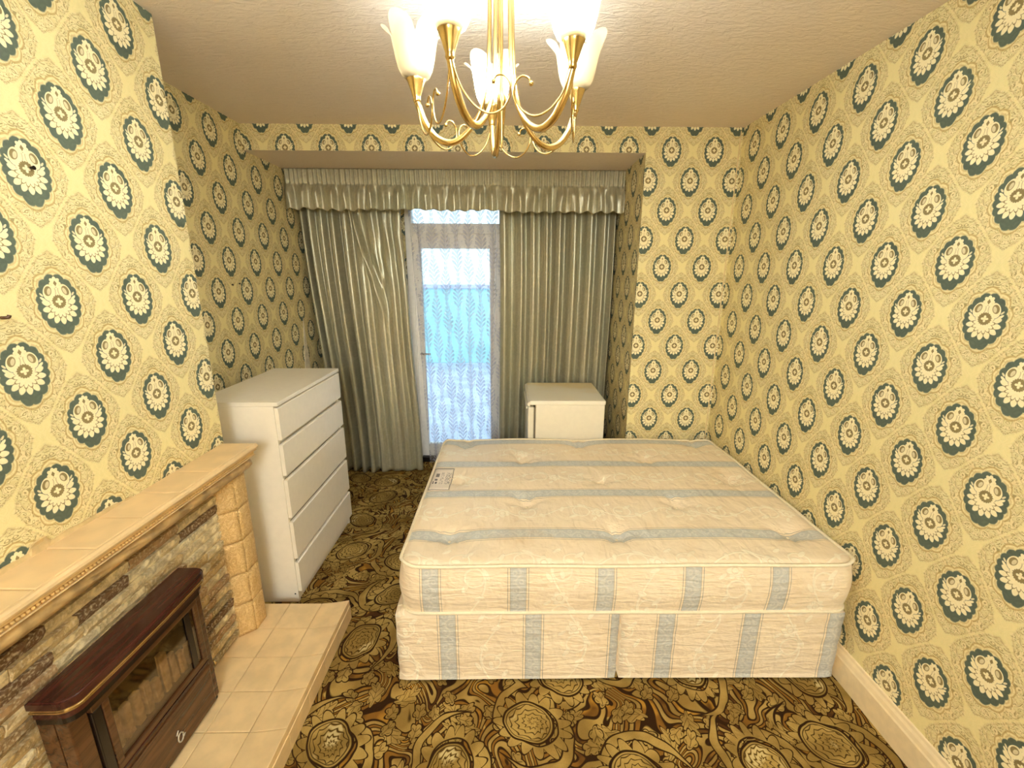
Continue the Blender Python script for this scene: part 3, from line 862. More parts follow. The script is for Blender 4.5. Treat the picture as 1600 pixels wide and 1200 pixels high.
# ------------------------------------------------------------------ fridge
FX0, FX1, FY0, FY1, FZ = 0.150, 0.690, 2.925, 3.460, 0.840
fr = thing('fridge', 'small white under-counter fridge with a yellowed lid behind the bed', 'fridge', ((FX0+FX1)/2, (FY0+FY1)/2, 0))
box('cabinet', (FX0+0.052, FY0+0.004, 0.02), (FX1, FY1-0.004, FZ-0.030), M['fridge'], fr, 0.006, 3)
box('lid', (FX0+0.012, FY0, FZ-0.030), (FX1+0.004, FY1, FZ), M['lid'], fr, 0.006, 3)
# bevelled lip of the lid over the door
bm = bmesh.new()
pr = [(FX0+0.012, FZ-0.004), (FX0-0.004, FZ-0.012), (FX0-0.006, FZ-0.030), (FX0+0.002, FZ-0.040), (FX0+0.012, FZ-0.040)]
a = [bm.verts.new((x, FY0+0.001, z)) for x, z in pr]; b = [bm.verts.new((x, FY1-0.001, z)) for x, z in pr]
bm.faces.new(a); bm.faces.new(b[::-1])
for i in range(5): bm.faces.new((a[i], b[i], b[(i+1) % 5], a[(i+1) % 5]))
bmesh.ops.recalc_face_normals(bm, faces=bm.faces); from_bm('lid_lip', bm, M['fridge'], fr)
dd = box('door', (FX0-0.002, FY0+0.003, 0.09), (FX0+0.040, FY1-0.003, FZ-0.046), M['fridge'], fr, 0.008, 3)
box('door_grip', (FX0-0.014, FY0+0.06, FZ-0.075), (FX0-0.002, FY1-0.06, FZ-0.055), M['fridge'], dd, 0.004)
box('door_seal', (FX0+0.041, FY0+0.012, 0.10), (FX0+0.051, FY1-0.012, FZ-0.050), M['seal'], fr)
box('kick_plate', (FX0+0.056, FY0+0.02, 0.021), (FX0+0.062, FY1-0.02, 0.085), M['seal'], fr)
for x in (FX0+0.09, FX1-0.05):
    for y in (FY0+0.06, FY1-0.06):
        vs, fs = lathe([(0.016, 0), (0.018, 0.004), (0.014, 0.02)], 10, (x, y, 0)); pydata('foot', vs, fs, M['black'], fr)

# ------------------------------------------------------------------ curtains
def sm(a, b, x): t = max(0.0, min(1.0, (x-a)/(b-a))); return t*t*(3-2*t)
def cloth(name, nx, nt, fn, mat, parent, thick, wid, hgt):
    vs, fs, uvs = [], [], []
    for j in range(nt+1):
        for i in range(nx+1):
            s, t = i/nx, j/nt; vs.append(fn(s, t)); uvs.append((s*wid, (1-t)*hgt))
    for j in range(nt):
        for i in range(nx): a = j*(nx+1)+i; fs.append((a, a+1, a+nx+2, a+nx+1))
    o = pydata(name, vs, fs, mat, parent, uvs=uvs)
    so = o.modifiers.new('thickness', 'SOLIDIFY'); so.thickness = thick; so.offset = 0
    return o
def folds(q, seed, t):
    """rounded irregular folds, -1..1"""
    q = q + 0.35*mnoise.noise(Vector((q*0.35, seed, 0.0))) + 0.06*mnoise.noise(Vector((q*0.5, seed+3, t*2.5)))
    v = sin(2*PI*q)
    v = math.copysign(abs(v)**0.7, v) + 0.15*sin(4*PI*q + 1.3*seed)
    return v*(0.80 + 0.6*mnoise.noise(Vector((q*0.7, seed+7, t*0.5))))
ZT = 2.26
YCUR = 3.585
def left_curtain(s, t):
    z = ZT*(1-t) + 0.004*t
    xl = -1.590 + 0.115*sm(0.0, 1.0, t); xr = -0.800 + 0.012*sm(0, .5, t) + 0.045*sm(0.4, 1.0, t)
    x = xl + (xr-xl)*s
    # a pulled diagonal crease from the heading towards the leading edge
    sway = 0.13*sm(0.35, 0.75, s)*(1-sm(0.06, 0.34, t))*-1.0
    n = 8.5
    q = n*(s**0.80)
    left = 1-sm(0.38, 0.62, s)
    amp = (0.036 + 0.016*t)*(0.38 + 0.62*left) + 0.016*sm(0.86, 1.0, s)
    y = YCUR - amp*folds(q, 11.0, t) - 0.030*sm(0.5, 0.9, t)*sm(0.30, 0.5, s)*(1-sm(0.85, 1.0, s))
    cx = 0.50 + 0.62*(t-0.03)          # crease line s(t)
    if t < 0.42:
        dd_ = s - cx
        ridge = math.exp(-(dd_/0.028)**2) - 0.8*math.exp(-((dd_-0.055)/0.035)**2)
        y -= 0.030*ridge*(1-sm(0.28, 0.42, t))*sm(0.0, 0.03, t)
        if dd_ > 0: y += 0.003*sin(dd_*60)*(1-sm(0.15, 0.3, t))
    x += sway*0.15
    x += 0.008*mnoise.noise(Vector((s*6, t*2, 4)))
    z += 0.010*t*(1+mnoise.noise(Vector((s*5, 3, 0)))) if t > 0.98 else 0
    return (x, y, z)
lc = thing('curtain', 'silver green satin curtain drawn on the left of the glazed door', 'curtain', (-1.17, YCUR, 0))
cloth('drape', 230, 70, left_curtain, M['satin'], lc, 0.003, 1.25, ZT)
def right_curtain(s, t):
    z = ZT*(1-t) + 0.004*t
    xl = -0.062 + 0.008*sin(t*5); xr = 0.838 - 0.022*sm(0.2, 1, t)
    x = xl + (xr-xl)*s
    q = 8.0*s
    amp = 0.046 + 0.012*t
    y = YCUR - amp*folds(q, 31.0, t*0.6)
    x += 0.006*mnoise.noise(Vector((s*9, t*1.5, 9)))
    return (x, y, z)
rcn = thing('curtain', 'silver green satin curtain on the right of the door behind the fridge', 'curtain', (0.39, YCUR, 0))
cloth('drape', 240, 60, right_curtain, M['satin'], rcn, 0.003, 1.35, ZT)
# curtain track
trk = thing('curtain_track', 'white curtain track hidden behind the gathered pelmet', 'curtain track', (-0.38, YCUR, ZT))
box('rail', (-1.60, YCUR-0.012, ZT+0.012), (0.85, YCUR+0.012, ZT+0.034), M['upvc'], trk, 0.003)
box('bracket', (-0.40, YCUR-0.010, ZT+0.034), (-0.36, YCUR+0.010, ZS), M['upvc'], trk)
# pelmet: board and gathered valance
PY = 3.42
pel = thing('pelmet', 'gathered silver satin pelmet frill hanging from the bay soffit', 'pelmet', (-0.38, PY, ZS))
box('pelmet_board', (-1.598, PY+0.016, ZS-0.10), (0.846, PY+0.030, ZS-0.001), M['upvc'], pel)
def valance(s, t):
    x = -1.602 + 2.456*s
    zb = 2.150 + 0.010*mnoise.noise(Vector((s*9, 0, 0))) - 0.010*sm(0.62, 0.64, s) + 0.012*sin(s*2*PI*24 + 2*mnoise.noise(Vector((s*6, 1, 1))))*0.6
    z = ZS-0.002 + (zb-(ZS-0.002))*t
    head = 1-sm(0.34, 0.44, t)
    q = 74*s + 0.5*mnoise.noise(Vector((s*30, 2, 0)))
    y = PY - 0.0065*sin(2*PI*q)*head
    body = sm(0.36, 0.62, t)
    y -= body*(0.024*folds(25*s, 51.0, t*0.5) + 0.007*sin(2*PI*q*0.5)*(1-sm(0.5, 0.9, t)) + 0.018)
    y -= 0.004*math.exp(-((t-0.36)/0.03)**2)*-1.5
    return (x, y, z)
cloth('valance', 620, 34, valance, M['satin'], pel, 0.0025, 3.6, 0.28)
# net curtain
def netf(s, t):
    z = 2.30*(1-t) + 0.02*t
    xl = -0.800 + 0.095*t**0.8; xr = -0.030 - 0.060*t
    ins = 0.06*sm(0.55, 1.0, t)
    x = xl + (xr-xl)*s
    edge = sm(0.0, 0.22, s)*(1-sm(0.80, 1.0, s))
    y = 3.715 - (0.010 + 0.014*(1-edge))*folds(10*s, 71.0, t*0.4) 
    return (x, y, z)
nc = cloth('net_curtain', 130, 40, netf, M['net'], None, 0.0008, 0.95, 2.28)
nc.modifiers.clear()
tag(nc, 'sheer white net curtain woven with leafy fronds over the glazed door', 'net curtain')

# ------------------------------------------------------------------ fireplace surround
SY0, SY1 = 0.41, 1.795
sur = thing('fireplace_surround', 'buff tiled fireplace surround with stone strips on the left chimney breast', 'fireplace', (XC, 1.10, 0.09))
XP = -1.222                                         # face of the strip panel
box('backing', (XC+0.0005, SY0+0.01, 0.095), (XP-0.006, SY1-0.012, 0.93), M['mortar'], sur)
# mantel shelf tiles
ty = SY0; k = 0
ysh = [SY1, 1.512, 1.351, 1.193, 1.040, 0.884, 0.725, 0.566, SY0]
for a, b in zip(ysh[1:], ysh[:-1]):
    bm = bmesh.new(); bm_box(bm, (XC+0.001, a+0.0010, 0.957+rnd.uniform(0, .001)), (-1.104, b-0.0010, 0.9805+rnd.uniform(-.0008, .0008)), 0.0035, 2)
    from_bm('mantel_tile', bm, M['shelf'], sur)
# rolled front lip, bead course and cove: one moulding each
def mould(name, prof, mat, x_end=True):
    vs, fs = [], []; n = len(prof)
    for y in (SY0, SY1):
        for x, z in prof: vs.append((x, y, z))
    for i in range(n): fs.append((i, (i+1) % n, n+(i+1) % n, n+i))
    fs += [tuple(range(n))[::-1], tuple(range(n, 2*n))]
    return pydata(name, vs, fs, mat, sur, smooth=False)
mould('shelf_lip', [(-1.1035, 0.958), (-1.1035, 0.9795), (-1.096, 0.980), (-1.090, 0.975), (-1.088, 0.968), (-1.091, 0.961), (-1.097, 0.958)], M['shelf'])
mould('shelf_core', [(XC+0.001, 0.930), (XC+0.001, 0.9565), (-1.098, 0.9565), (-1.098, 0.950), (-1.112, 0.944), (-1.112, 0.930)], M['bead'])
mould('cove', [(XC+0.001, 0.920), (XC+0.001, 0.9295), (-1.108, 0.9295), (-1.108, 0.9255), (-1.116, 0.920)], M['shelf'])
vs, fs = [], []
yb = SY0+0.006
parts = []
while yb < SY1-0.006:
    parts.append(lathe([(0.0002, -0.0062), (0.0046, -0.004), (0.0064, 0), (0.0046, 0.004), (0.0002, 0.0062)], 6, (-1.1115, yb, 0.937), False)); yb += 0.0112
vs, fs = merge(*parts); o = pydata('bead_course', vs, fs, M['bead'], sur); o['kind'] = 'stuff'
# carved frieze: displaced strip
vs, fs = [], []; ny_, nz_ = 240, 10
for j in range(nz_+1):
    for i in range(ny_+1):
        y = SY0+0.004 + (SY1-SY0-0.008)*i/ny_; t = j/nz_; z = 0.9195 - 0.054*t
        d = mnoise.noise(Vector((y*16 + 0.7*sin(z*70), z*34, 3)))
        w = abs(d)
        edge = min(1.0, min(t, 1-t)*4)
        vs.append((-1.140 + 0.012*sin(PI*t) + 0.012*(0.5-w)*edge, y, z))
for j in range(nz_):
    for i in range(ny_): a = j*(ny_+1)+i; fs.append((a, a+1, a+ny_+2, a+ny_+1))
top = len(vs)
for i in (0, ny_):
    pass
vs += [(XP-0.004, SY0+0.004, 0.9195), (XP-0.004, SY1-0.004, 0.9195), (XP-0.004, SY0+0.004, 0.8655), (XP-0.004, SY1-0.004, 0.8655)]
fs.append(tuple(range(ny_, -1, -1)) + (top, top+1)); lastrow = nz_*(ny_+1)
fs.append(tuple(range(lastrow, lastrow+ny_+1)) + (top+3, top+2))
fs.append(tuple(j*(ny_+1) for j in range(nz_+1)) + (top+2, top)); fs.append(tuple(j*(ny_+1)+ny_ for j in range(nz_, -1, -1)) + (top+1, top+3))
pydata('frieze', vs, fs, M['frieze'], sur)
# rippled pilaster tiles: an angled inner column and a front column on each side
zj = [0.092, 0.250, 0.402, 0.560, 0.708, 0.8645]
def pil_tile(p, q, z0, z1, mirror, seed):
    """tile whose outer face runs from plan point p to q"""
    n, m = 6, 9; vs, fs = [], []
    P, Q = Vector((p[0], p[1], 0)), Vector((q[0], q[1], 0)); t = (Q-P); L = t.length; t.normalize(); nr = Vector((t.y, -t.x, 0))
    if nr.x < 0: nr = -nr
    for j in range(m+1):
        for i in range(n+1):
            u, v = i/n, j/m
            e = min(1.0, min(u, 1-u)*7, min(v, 1-v)*9)
            wv = 0.0035*(0.5-abs(mnoise.noise(Vector((u*4+seed, v*5, seed))))*1.6)*e + 0.0045*min(1, e*1.4) - 0.002
            c = P + t*(0.0014+(L-0.0028)*u) + nr*wv
            vs.append((c.x, c.y, z0+0.0014+(z1-z0-0.0028)*v))
    for j in range(m):
        for i in range(n): a = j*(n+1)+i; fs.append((a, a+1, a+n+2, a+n+1))
    b0 = len(vs)
    bk = [P + t*0.0014 - nr*0.010, Q - t*0.0014 - nr*0.010]
    for z in (z0+0.0014, z1-0.0014):
        for c in bk: vs.append((c.x, c.y, z))
    fs.append(tuple(range(n, -1, -1)) + (b0, b0+1)); r = m*(n+1)
    fs.append(tuple(range(r, r+n+1)) + (b0+3, b0+2))
    fs.append(tuple(j*(n+1) for j in range(m+1)) + (b0+2, b0)); fs.append(tuple(j*(n+1)+n for j in range(m, -1, -1)) + (b0+1, b0+3))
    o = pydata('pilaster_tile', vs, fs, M['wavy'], sur)
for side in (0, 1):
    f = (lambda y: y) if side == 0 else (lambda y: SY0+SY1-y)
    A, B, Cc = (-1.216, f(1.652)), (-1.158, f(1.702)), (-1.158, f(1.785))
    for k in range(5):
        pil_tile(A, B, zj[k], zj[k+1], side, 3.1*k+side*17)
        pil_tile(B, Cc, zj[k], zj[k+1], side, 5.7*k+side*23+40)
    # solid core behind the tiles, cheek on the outer side
    pts = [(XP-0.004, f(1.654)), (-1.166, f(1.706)), (-1.166, f(1.783)), (XP-0.004, f(1.783))]
    vs = [(x, y, z) for z in (0.092, 0.8645) for x, y in pts]
    pydata('pilaster_core', vs, [(0, 1, 2, 3), (4, 5, 6, 7)] + [(i, (i+1) % 4, 4+(i+1) % 4, 4+i) for i in range(4)], M['grout'], sur, smooth=False)
# split stone strips, each a brick of its own (shared rough meshes)
def rough_brick(L, H, seed):
    r = random.Random(seed); n = max(2, int(L/0.03)); vs, fs = [], []
    for i in range(n+1):
        for j in range(3):
            y = -L/2 + L*i/n; z = -H/2 + H*j/2
            x = r.uniform(0.007, 0.012) if j == 1 else (r.uniform(0.008, 0.013) if j == 2 else r.uniform(-0.003, 0.002))
            vs.append((x, y, z))
    for i in range(n):
        for j in range(2): a = i*3+j; fs.append((a, a+3, a+4, a+1))
    b0 = len(vs); vs += [(-0.006, -L/2, -H/2), (-0.006, -L/2, H/2), (-0.006, L/2, -H/2), (-0.006, L/2, H/2)]
    fs.append((b0, 0, 1, 2, b0+1)); e = n*3; fs.append((b0+3, e+2, e+1, e, b0+2))
    fs.append(tuple([b0+1]) + tuple(i*3+2 for i in range(n+1)) + (b0+3,)); fs.append(tuple([b0+2]) + tuple(i*3 for i in range(n, -1, -1)) + (b0,))
    me = bpy.data.meshes.new('brick'); me.from_pydata(vs, [], fs); me.materials.append(M['brick'])
    bm = bmesh.new(); bm.from_mesh(me); bmesh.ops.recalc_face_normals(bm, faces=bm.faces); bm.to_mesh(me); bm.free()
    return me
rb = random.Random(21)
HB = 0.0395; rows = 18
variants = {}
for L in (0.09, 0.13, 0.17, 0.21, 0.26):
    variants[L] = [rough_brick(L, HB, int(L*1000)+k) for k in range(3)]
z = 0.098 + HB/2; base = Vector(ROOTLOC[sur.name])
for r_ in range(rows):
    y = 1.655; zc = z + r_*(HB+0.002)
    first = True
    while y > 0.56:
        Ls = rb.choice([0.09, 0.13, 0.17, 0.21, 0.26, 0.17]) if not first else rb.choice([0.09, 0.13, 0.17, 0.21])
        first = False
        me = rb.choice(variants[Ls])
        o = bpy.data.objects.new('brick', me); COL.objects.link(o); o.parent = sur
        o.location = Vector((XP + rb.uniform(-0.006, 0.003), y-Ls/2, zc)) - base
        y -= Ls + 0.0025

# ------------------------------------------------------------------ hearth
HZ = 0.090
hearth = thing('hearth', 'raised hearth of cream glazed square tiles beneath the gas fire', 'hearth', (-1.02, 1.07, 0))
HY0, HY1 = 0.275, 1.870
box('hearth_slab', (XC+0.001, HY0, 0.0), (-0.796, HY1-0.002, HZ-0.010), M['grout'], hearth, 0.002)
cols = [XC+0.002, -1.088, -0.930, -0.792]
ry = [HY1 - 0.1595*k for k in range(11)]
rt_ = random.Random(4)
for k in range(10):
    a, b = ry[k+1]+0.0010, ry[k]-0.0010
    for c in range(3):
        x0, x1 = cols[c]+0.0010, cols[c+1]-(0.0010 if c < 2 else 0)
        zl = HZ + rt_.uniform(-0.0006, 0.0006); zr = zl if c < 2 else HZ+0.018
        bm = bmesh.new()
        nseg = 1 if c < 2 else 6
        tops, bots = [], []
        for i in range(nseg+1):
            t = i/nseg; x = x0+(x1-x0)*t
            zz = zl + (zr-zl)*t**1.5
            for y in (a, b): tops.append(bm.verts.new((x, y, zz))); bots.append(bm.verts.new((x, y, HZ-0.012)))
        for i in range(nseg):
            bm.faces.new((tops[2*i], tops[2*i+2], tops[2*i+3], tops[2*i+1])); bm.faces.new((bots[2*i+1], bots[2*i+3], bots[2*i+2], bots[2*i]))
            for q in (0, 1): bm.faces.new((tops[2*i+q], bots[2*i+q], bots[2*i+2+q], tops[2*i+2+q]))
        bm.faces.new((tops[0], tops[1], bots[1], bots[0])); bm.faces.new((tops[-2], bots[-2], bots[-1], tops[-1]))
        bmesh.ops.recalc_face_normals(bm, faces=bm.faces)
        es = [e for e in bm.edges if e.calc_face_angle(0) > 0.5 and max(v.co.z for v in e.verts) > HZ-0.005 and abs(e.verts[0].co.z-e.verts[1].co.z) < 0.012]
        bmesh.ops.bevel(bm, geom=es, offset=0.0018, segments=1, affect='EDGES')
        from_bm('hearth_tile', bm, M['tile'], hearth)
for k in range(10):
    box('riser_tile', (-0.796, ry[k+1]+0.001, 0.001), (-0.7885, ry[k]-0.001, HZ-0.0125), M['tile'], hearth, 0.0015)

# ------------------------------------------------------------------ gas fire
gf = thing('gas_fire', 'brown gas fire with a glass front and mahogany top on the hearth', 'gas fire', (-1.16, 1.135, HZ))
GB, GF, GY0, GY1 = -1.206, -1.118, 0.885, 1.378
def plan(x0, x1, y0, y1, r, n=7, bow=0.0):
    """outline: square back, rounded front corners, slight bow"""
    pts = [(x0, y0)]
    for k in range(n+1): a = -PI/2 + (PI/2)*k/n; pts.append((x1-r+r*cos(a), y0+r+r*sin(a)))
    for k in range(1, 10):
        t = k/10; pts.append((x1 + bow*sin(PI*t), y0+r+(y1-y0-2*r)*t))
    for k in range(n+1): a = (PI/2)*k/n; pts.append((x1-r+r*cos(a), y1-r+r*sin(a)))
    pts.append((x0, y1)); return pts
def prism(name, outl, z0, z1, mat, parent, bev=0.0):
    bm = bmesh.new(); a = [bm.verts.new((x, y, z0)) for x, y in outl]; b = [bm.verts.new((x, y, z1)) for x, y in outl]
    bm.faces.new(a[::-1]); bm.faces.new(b); n = len(outl)
    for i in range(n): bm.faces.new((a[i], a[(i+1) % n], b[(i+1) % n], b[i]))
    bmesh.ops.recalc_face_normals(bm, faces=bm.faces)
    if bev:
        es = [e for e in bm.edges if abs(e.verts[0].co.z-e.verts[1].co.z) < 1e-6]
        bmesh.ops.bevel(bm, geom=es, offset=bev, segments=3, affect='EDGES')
    return from_bm(name, bm, mat, parent)
prism('top_slab', plan(GB, -1.096, GY0-0.012, GY1+0.020, 0.042, bow=0.006), 0.626, 0.655, M['veneer'], gf, 0.005)
prism('gold_strip', plan(GB, -1.0965, GY0-0.010, GY1+0.018, 0.042, bow=0.006), 0.613, 0.6255, M['trim'], gf, 0.004)
prism('upper_ledge', plan(GB, -1.106, GY0-0.003, GY1+0.010, 0.038, bow=0.004), 0.590, 0.6135, M['veneer'], gf, 0.003)
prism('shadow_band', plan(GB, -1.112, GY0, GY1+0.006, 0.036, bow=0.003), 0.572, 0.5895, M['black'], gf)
# casing: back box with side cheeks, front frame round the window, lower panel
WY0, WY1, WZ0, WZ1 = 0.985, 1.325, 0.318, 0.545
bm = bmesh.new()
bm_box(bm, (GB, GY0, HZ+0.012), (-1.165, GY1, 0.5715))
bm_box(bm, (-1.165, GY0, HZ+0.012), (GF-0.010, WY0-0.05, 0.5715), 0.004); bm_box(bm, (-1.165, WY1+0.02, HZ+0.012), (GF-0.010, GY1, 0.5715), 0.004)
from_bm('casing', bm, M['case'], gf)
bm = bmesh.new()
bm_box(bm, (-1.1645, WY0-0.049, WZ1), (GF, WY1+0.0195, 0.5712), 0.002); bm_box(bm, (-1.1645, WY0-0.020, WZ0-0.022), (GF, WY1+0.0195, WZ0), 0.002)
bm_box(bm, (-1.128, WY0-0.020, WZ0), (GF, WY0, WZ1), 0.002); bm_box(bm, (-1.128, WY1, WZ0), (GF, WY1+0.0195, WZ1), 0.002)
from_bm('window_frame', bm, M['case'], gf)
box('corner_post', (-1.1645, WY0-0.0495, HZ+0.013), (GF-0.002, WY0-0.0205, 0.5440), M['black'], gf, 0.003)
box('fire_glass', (-1.127, WY0+0.0005, WZ0+0.0005), (-1.124, WY1-0.0005, WZ1-0.0005), M['fglass'], gf)
o = box('firebox', (-1.1640, WY0+0.001, WZ0+0.001), (-1.160, WY1-0.001, WZ1-0.001), M['black'], gf)
rc_ = random.Random(9)
for k in range(9):                                     # ceramic radiant bars and coals seen through the glass
    y = WY0+0.022 + k*(WY1-WY0-0.044)/8; hh = rc_.uniform(0.09, 0.19)
    bm = bmesh.new(); bm_box(bm, (-1.157, y-0.012, WZ0+0.012), (-1.139, y+0.012, WZ0+hh), 0.004)
    for v in bm.verts: v.co.x += rc_.uniform(-.002, .002); v.co.y += rc_.uniform(-.003, .003)
    from_bm('radiant', bm, M['coal'], gf)
# dark right-hand mullion inside the glass
box('mullion', (-1.1238, WY1-0.045, WZ0+0.004), (-1.120, WY1-0.020, WZ1-0.006), M['black'], gf, 0.001)
bm = bmesh.new()
bm_box(bm, (-1.1645, WY0-0.020, HZ+0.014), (GF, WY1+0.0195, WZ0-0.030), 0.003)
bm_box(bm, (-1.130, WY0-0.018, 0.262), (GF+0.005, WY1+0.018, 0.274), 0.002)
low = from_bm('lower_panel', bm, M['case'], gf)
box('red_line', (-1.130, WY0-0.020, WZ0-0.0295), (GF+0.002, WY1+0.0195, WZ0-0.0225), M['veneer'], gf)
box('base_plinth', (GB+0.005, GY0+0.01, HZ+0.0005), (-1.130, GY1-0.01, HZ+0.0118), M['black'], gf)
# silver emblem: ring with a stroke above and a tick below
ey, ez = 1.165, 0.158; xx = GF+0.0025
ringp = [(xx, ey+0.011*cos(a), ez+0.017*sin(a)) for a in [2*PI*k/20 for k in range(21)]]
v1 = sweep(ringp, 0.0026, 6); v2 = sweep([(xx, ey-0.014, ez+0.022), (xx, ey-0.004, ez+0.034)], 0.0028, 6); v3 = sweep([(xx, ey+0.012, ez-0.012), (xx, ey+0.020, ez-0.004)], 0.0022, 6)
vs, fs = merge(v1, v2, v3); pydata('emblem', vs, fs, M['silver'], low)
# control tap on the right cheek
v1 = sweep([(-1.150, GY1-0.001, 0.215), (-1.150, GY1+0.022, 0.215)], 0.005, 10); v2 = sweep([(-1.150, GY1+0.022, 0.215), (-1.150, GY1+0.030, 0.215)], [0.009, 0.012], 12)
vs, fs = merge(v1, v2); pydata('control_knob', vs, fs, M['trim'], gf)

# ------------------------------------------------------------------ chandelier
K = 1.0
CX, CY, CR, PH, CZ = -0.014*K, 1.20*K, 0.216*K, 1.711423, 1.70+0.455*K
def zz(z): return 1.70 + (z-1.70)*K
ch = thing('chandelier', 'five armed brass chandelier with frosted tulip glass shades under the ceiling', 'chandelier', (CX, CY, ZC))
vs, fs = lathe([(0.001, 0), (0.058, 0.0), (0.060, -0.006), (0.052, -0.018), (0.030, -0.030), (0.014, -0.036), (0.001, -0.037)], 28, (CX, CY, ZC), False)
pydata('ceiling_rose', vs, fs, M['brass'], ch)
vs, fs = lathe([(r*K, zz(z)) for r, z in ((0.0006, 2.004), (0.0022, 2.008), (0.0050, 2.035), (0.0085, 2.075), (0.0110, 2.105), (0.0120, 2.118), (0.0060, 2.125), (0.0042, 2.14))] + [(0.0042, 2.545)], 18, (CX, CY, 0), False)
pydata('stem', vs, fs, M['brass'], ch)
vs, fs = lathe([(0.0044, 2.49), (0.032, 2.494), (0.036, 2.500), (0.032, 2.508), (0.0044, 2.512)], 20, (CX, CY, 0), False)
pydata('collar', vs, fs, M['brass'], ch)
cup_b, cup_t = CZ-0.028*K, CZ+0.024*K
def petal_shade(cx, cy, z0, rot):
    n, m = 60, 16; vs, fs = [], []
    prof = [(0.00, 0.024), (0.06, 0.034), (0.18, 0.0420), (0.35, 0.0475), (0.55, 0.0520), (0.72, 0.0560), (0.86, 0.0630), (0.95, 0.0730), (1.0, 0.0810)]
    def R(t):
        for (a, ra), (b, rb_) in zip(prof[:-1], prof[1:]):
            if t <= b: u = (t-a)/(b-a); return ra+(rb_-ra)*u
        return prof[-1][1]
    for j in range(m+1):
        t = j/m
        for k in range(n):
            th = 2*PI*k/n; pet = abs(cos(2.5*(th)))**0.55          # five petals
            top = (0.080 + 0.050*pet)*K
            r = R(t*(0.70+0.30*pet))*K
            z = z0 + top*t - 0.014*max(0, t-0.80)/0.20*pet
            a = th+rot; vs.append((cx+r*cos(a), cy+r*sin(a), z))
    for j in range(m):
        for k in range(n): fs.append((j*n+k, j*n+(k+1) % n, (j+1)*n+(k+1) % n, (j+1)*n+k))
    return vs, fs
def cup_geo(cx, cy):
    n, vs, fs = 40, [], []
    prof = [(r*K, cup_b+z*K) for r, z in ((0.0068, -0.012), (0.0098, -0.006), (0.0092, 0.0), (0.0110, 0.006), (0.0148, 0.018), (0.0205, 0.034), (0.0290, 0.052), (0.0280, 0.0525), (0.016, 0.034), (0.006, 0.014))]
    for i, (r, z) in enumerate(prof):
        for k in range(n):
            a = 2*PI*k/n; fl = 1 + (0.035*abs(cos(6*a)) if 3 <= i <= 7 else 0)
            vs.append((cx+r*fl*cos(a), cy+r*fl*sin(a), z))
    for i in range(len(prof)-1):
        for k in range(n): fs.append((i*n+k, i*n+(k+1) % n, (i+1)*n+(k+1) % n, (i+1)*n+k))
    fs.append(tuple(range(n))[::-1]); fs.append(tuple((len(prof)-1)*n+k for k in range(n)))
    return vs, fs
cups = [(CX+CR*cos(PH+k*2*PI/5), CY+CR*sin(PH+k*2*PI/5)) for k in range(5)]
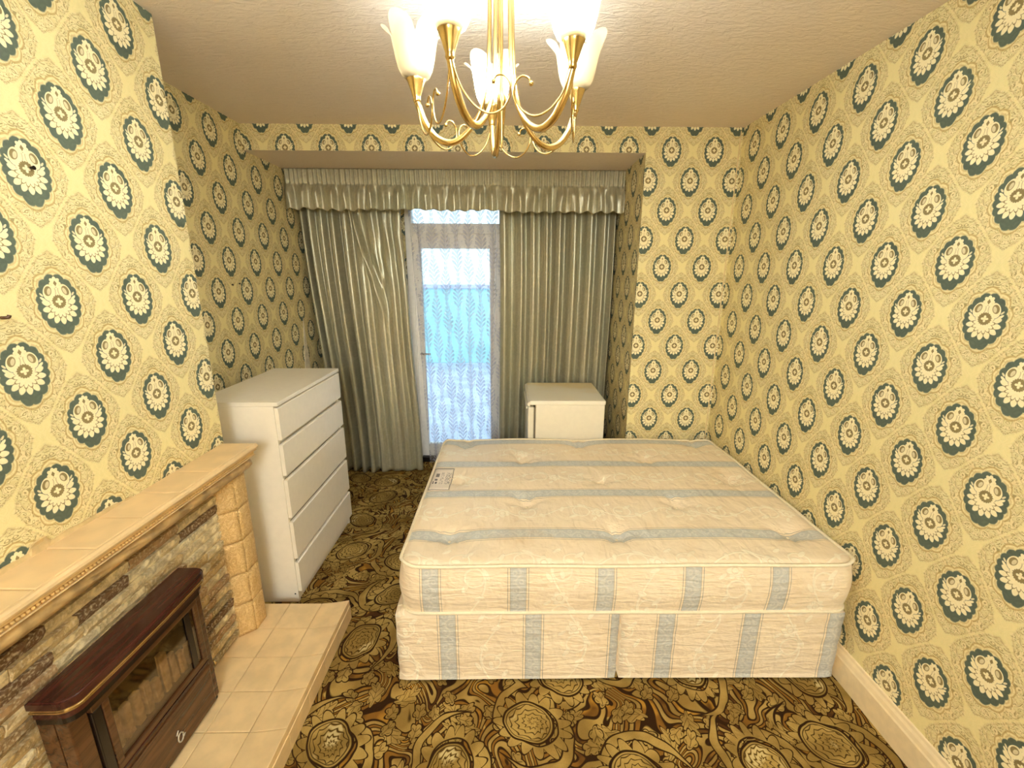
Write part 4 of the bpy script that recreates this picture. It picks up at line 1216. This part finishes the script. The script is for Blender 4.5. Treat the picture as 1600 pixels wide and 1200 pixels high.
for k in range(5):
    a = PH+k*2*PI/5; ca, sa = cos(a), sin(a); ux, uy = cups[k]
    def pt(r, z): return (CX+r*K*ca, CY+r*K*sa, z if z > 2.4 else zz(z))
    path = catmull([pt(0.024, 2.500), pt(0.027, 2.42), pt(0.029, 2.25), pt(0.036, 2.155), pt(0.056, 2.085), pt(0.092, 2.040), pt(0.130, 2.022), pt(0.168, 2.035), pt(0.197, 2.070), pt(0.211, 2.105), (ux, uy, cup_b-0.008*K)], 7)
    nP = len(path); rad = [0.0052 + 0.0034*sm(0.35, 0.62, i/nP)*(1-0.35*sm(0.8, 1.0, i/nP)) for i in range(nP)]
    arm = tube('arm', path, rad, M['brass'], ch, 10)
    vs, fs = cup_geo(ux, uy); pydata('cup', vs, fs, M['brass'], arm)
    for nb in (1, -1):
        vx, vy = cups[(k+nb) % 5]; dx, dy = vx-ux, vy-uy; L = math.hypot(dx, dy); dx /= L; dy /= L
        def wp(s, dz): return (ux+dx*s*K, uy+dy*s*K, cup_b-0.010*K+dz*K)
        w = catmull([wp(0.004, 0.0), wp(0.010, -0.022), wp(0.024, -0.052), wp(0.050, -0.080), wp(0.080, -0.092), wp(0.106, -0.082), wp(0.1215, -0.058), wp(0.121, -0.034), wp(0.108, -0.020), wp(0.094, -0.022), wp(0.0875, -0.032)], 6)
        tip = w[-1]; t1 = sweep(w, [0.0023]*len(w), 6)
        ball = lathe([(0.0003, -0.0052), (0.0037, -0.0037), (0.0052, 0), (0.0037, 0.0037), (0.0003, 0.0052)], 10, (tip.x, tip.y, tip.z), False)
        vs, fs = merge(t1, ball); pydata('scroll', vs, fs, M['brass'], arm)
    vs, fs = petal_shade(ux, uy, cup_t-0.012*K, math.atan2(-uy, -ux) - PI/5 + (0.0, 0.05, 0.3, -0.2, 0.35)[k])
    shd = pydata('shade', vs, fs, M['shade'], ch)
    bp = [(0.0005, 0.0), (0.008, 0.001), (0.010, 0.012), (0.015, 0.024), (0.018, 0.038), (0.016, 0.052), (0.009, 0.064), (0.0005, 0.070)]
    vs, fs = lathe(bp, 14, (ux, uy, cup_t-0.006), False); pydata('bulb', vs, fs, M['bulb'] if k in (0, 2, 3) else M['bulb_off'], shd)

# ------------------------------------------------------------------ nails and screws left in the walls
def stud(name, p, r, ln, label, cat):
    vs, fs = sweep([(p[0]+0.0005, p[1], p[2]), (p[0]+ln, p[1], p[2]), (p[0]+ln+0.002, p[1], p[2])], [r*0.5, r*0.6, r], 10)
    tag(pydata(name, vs, fs, M['iron'], None, origin=p, smooth=False), label, cat)
stud('nail', (XC, 1.254, 1.964), 0.0055, 0.008, 'black nail head in a wallpaper flower high on the chimney breast', 'nail')
vs, fs = merge(sweep(catmull([(XC+0.0005, 1.092, 1.591), (XC+0.010, 1.094, 1.591), (XC+0.014, 1.097, 1.592), (XC+0.015, 1.099, 1.597)], 4), 0.004, 8))
tag(pydata('hook', vs, fs, M['case'], None, origin=(XC, 1.097, 1.591)), 'small rusty hook in the chimney breast at the left edge of the photo', 'hook')
stud('screw', (XL, 2.647, 1.633), 0.006, 0.006, 'left of the two dark screws in the recess wall above the chest', 'screw')
stud('screw', (XL, 2.718, 1.638), 0.006, 0.006, 'right of the two dark screws in the recess wall above the chest', 'screw')
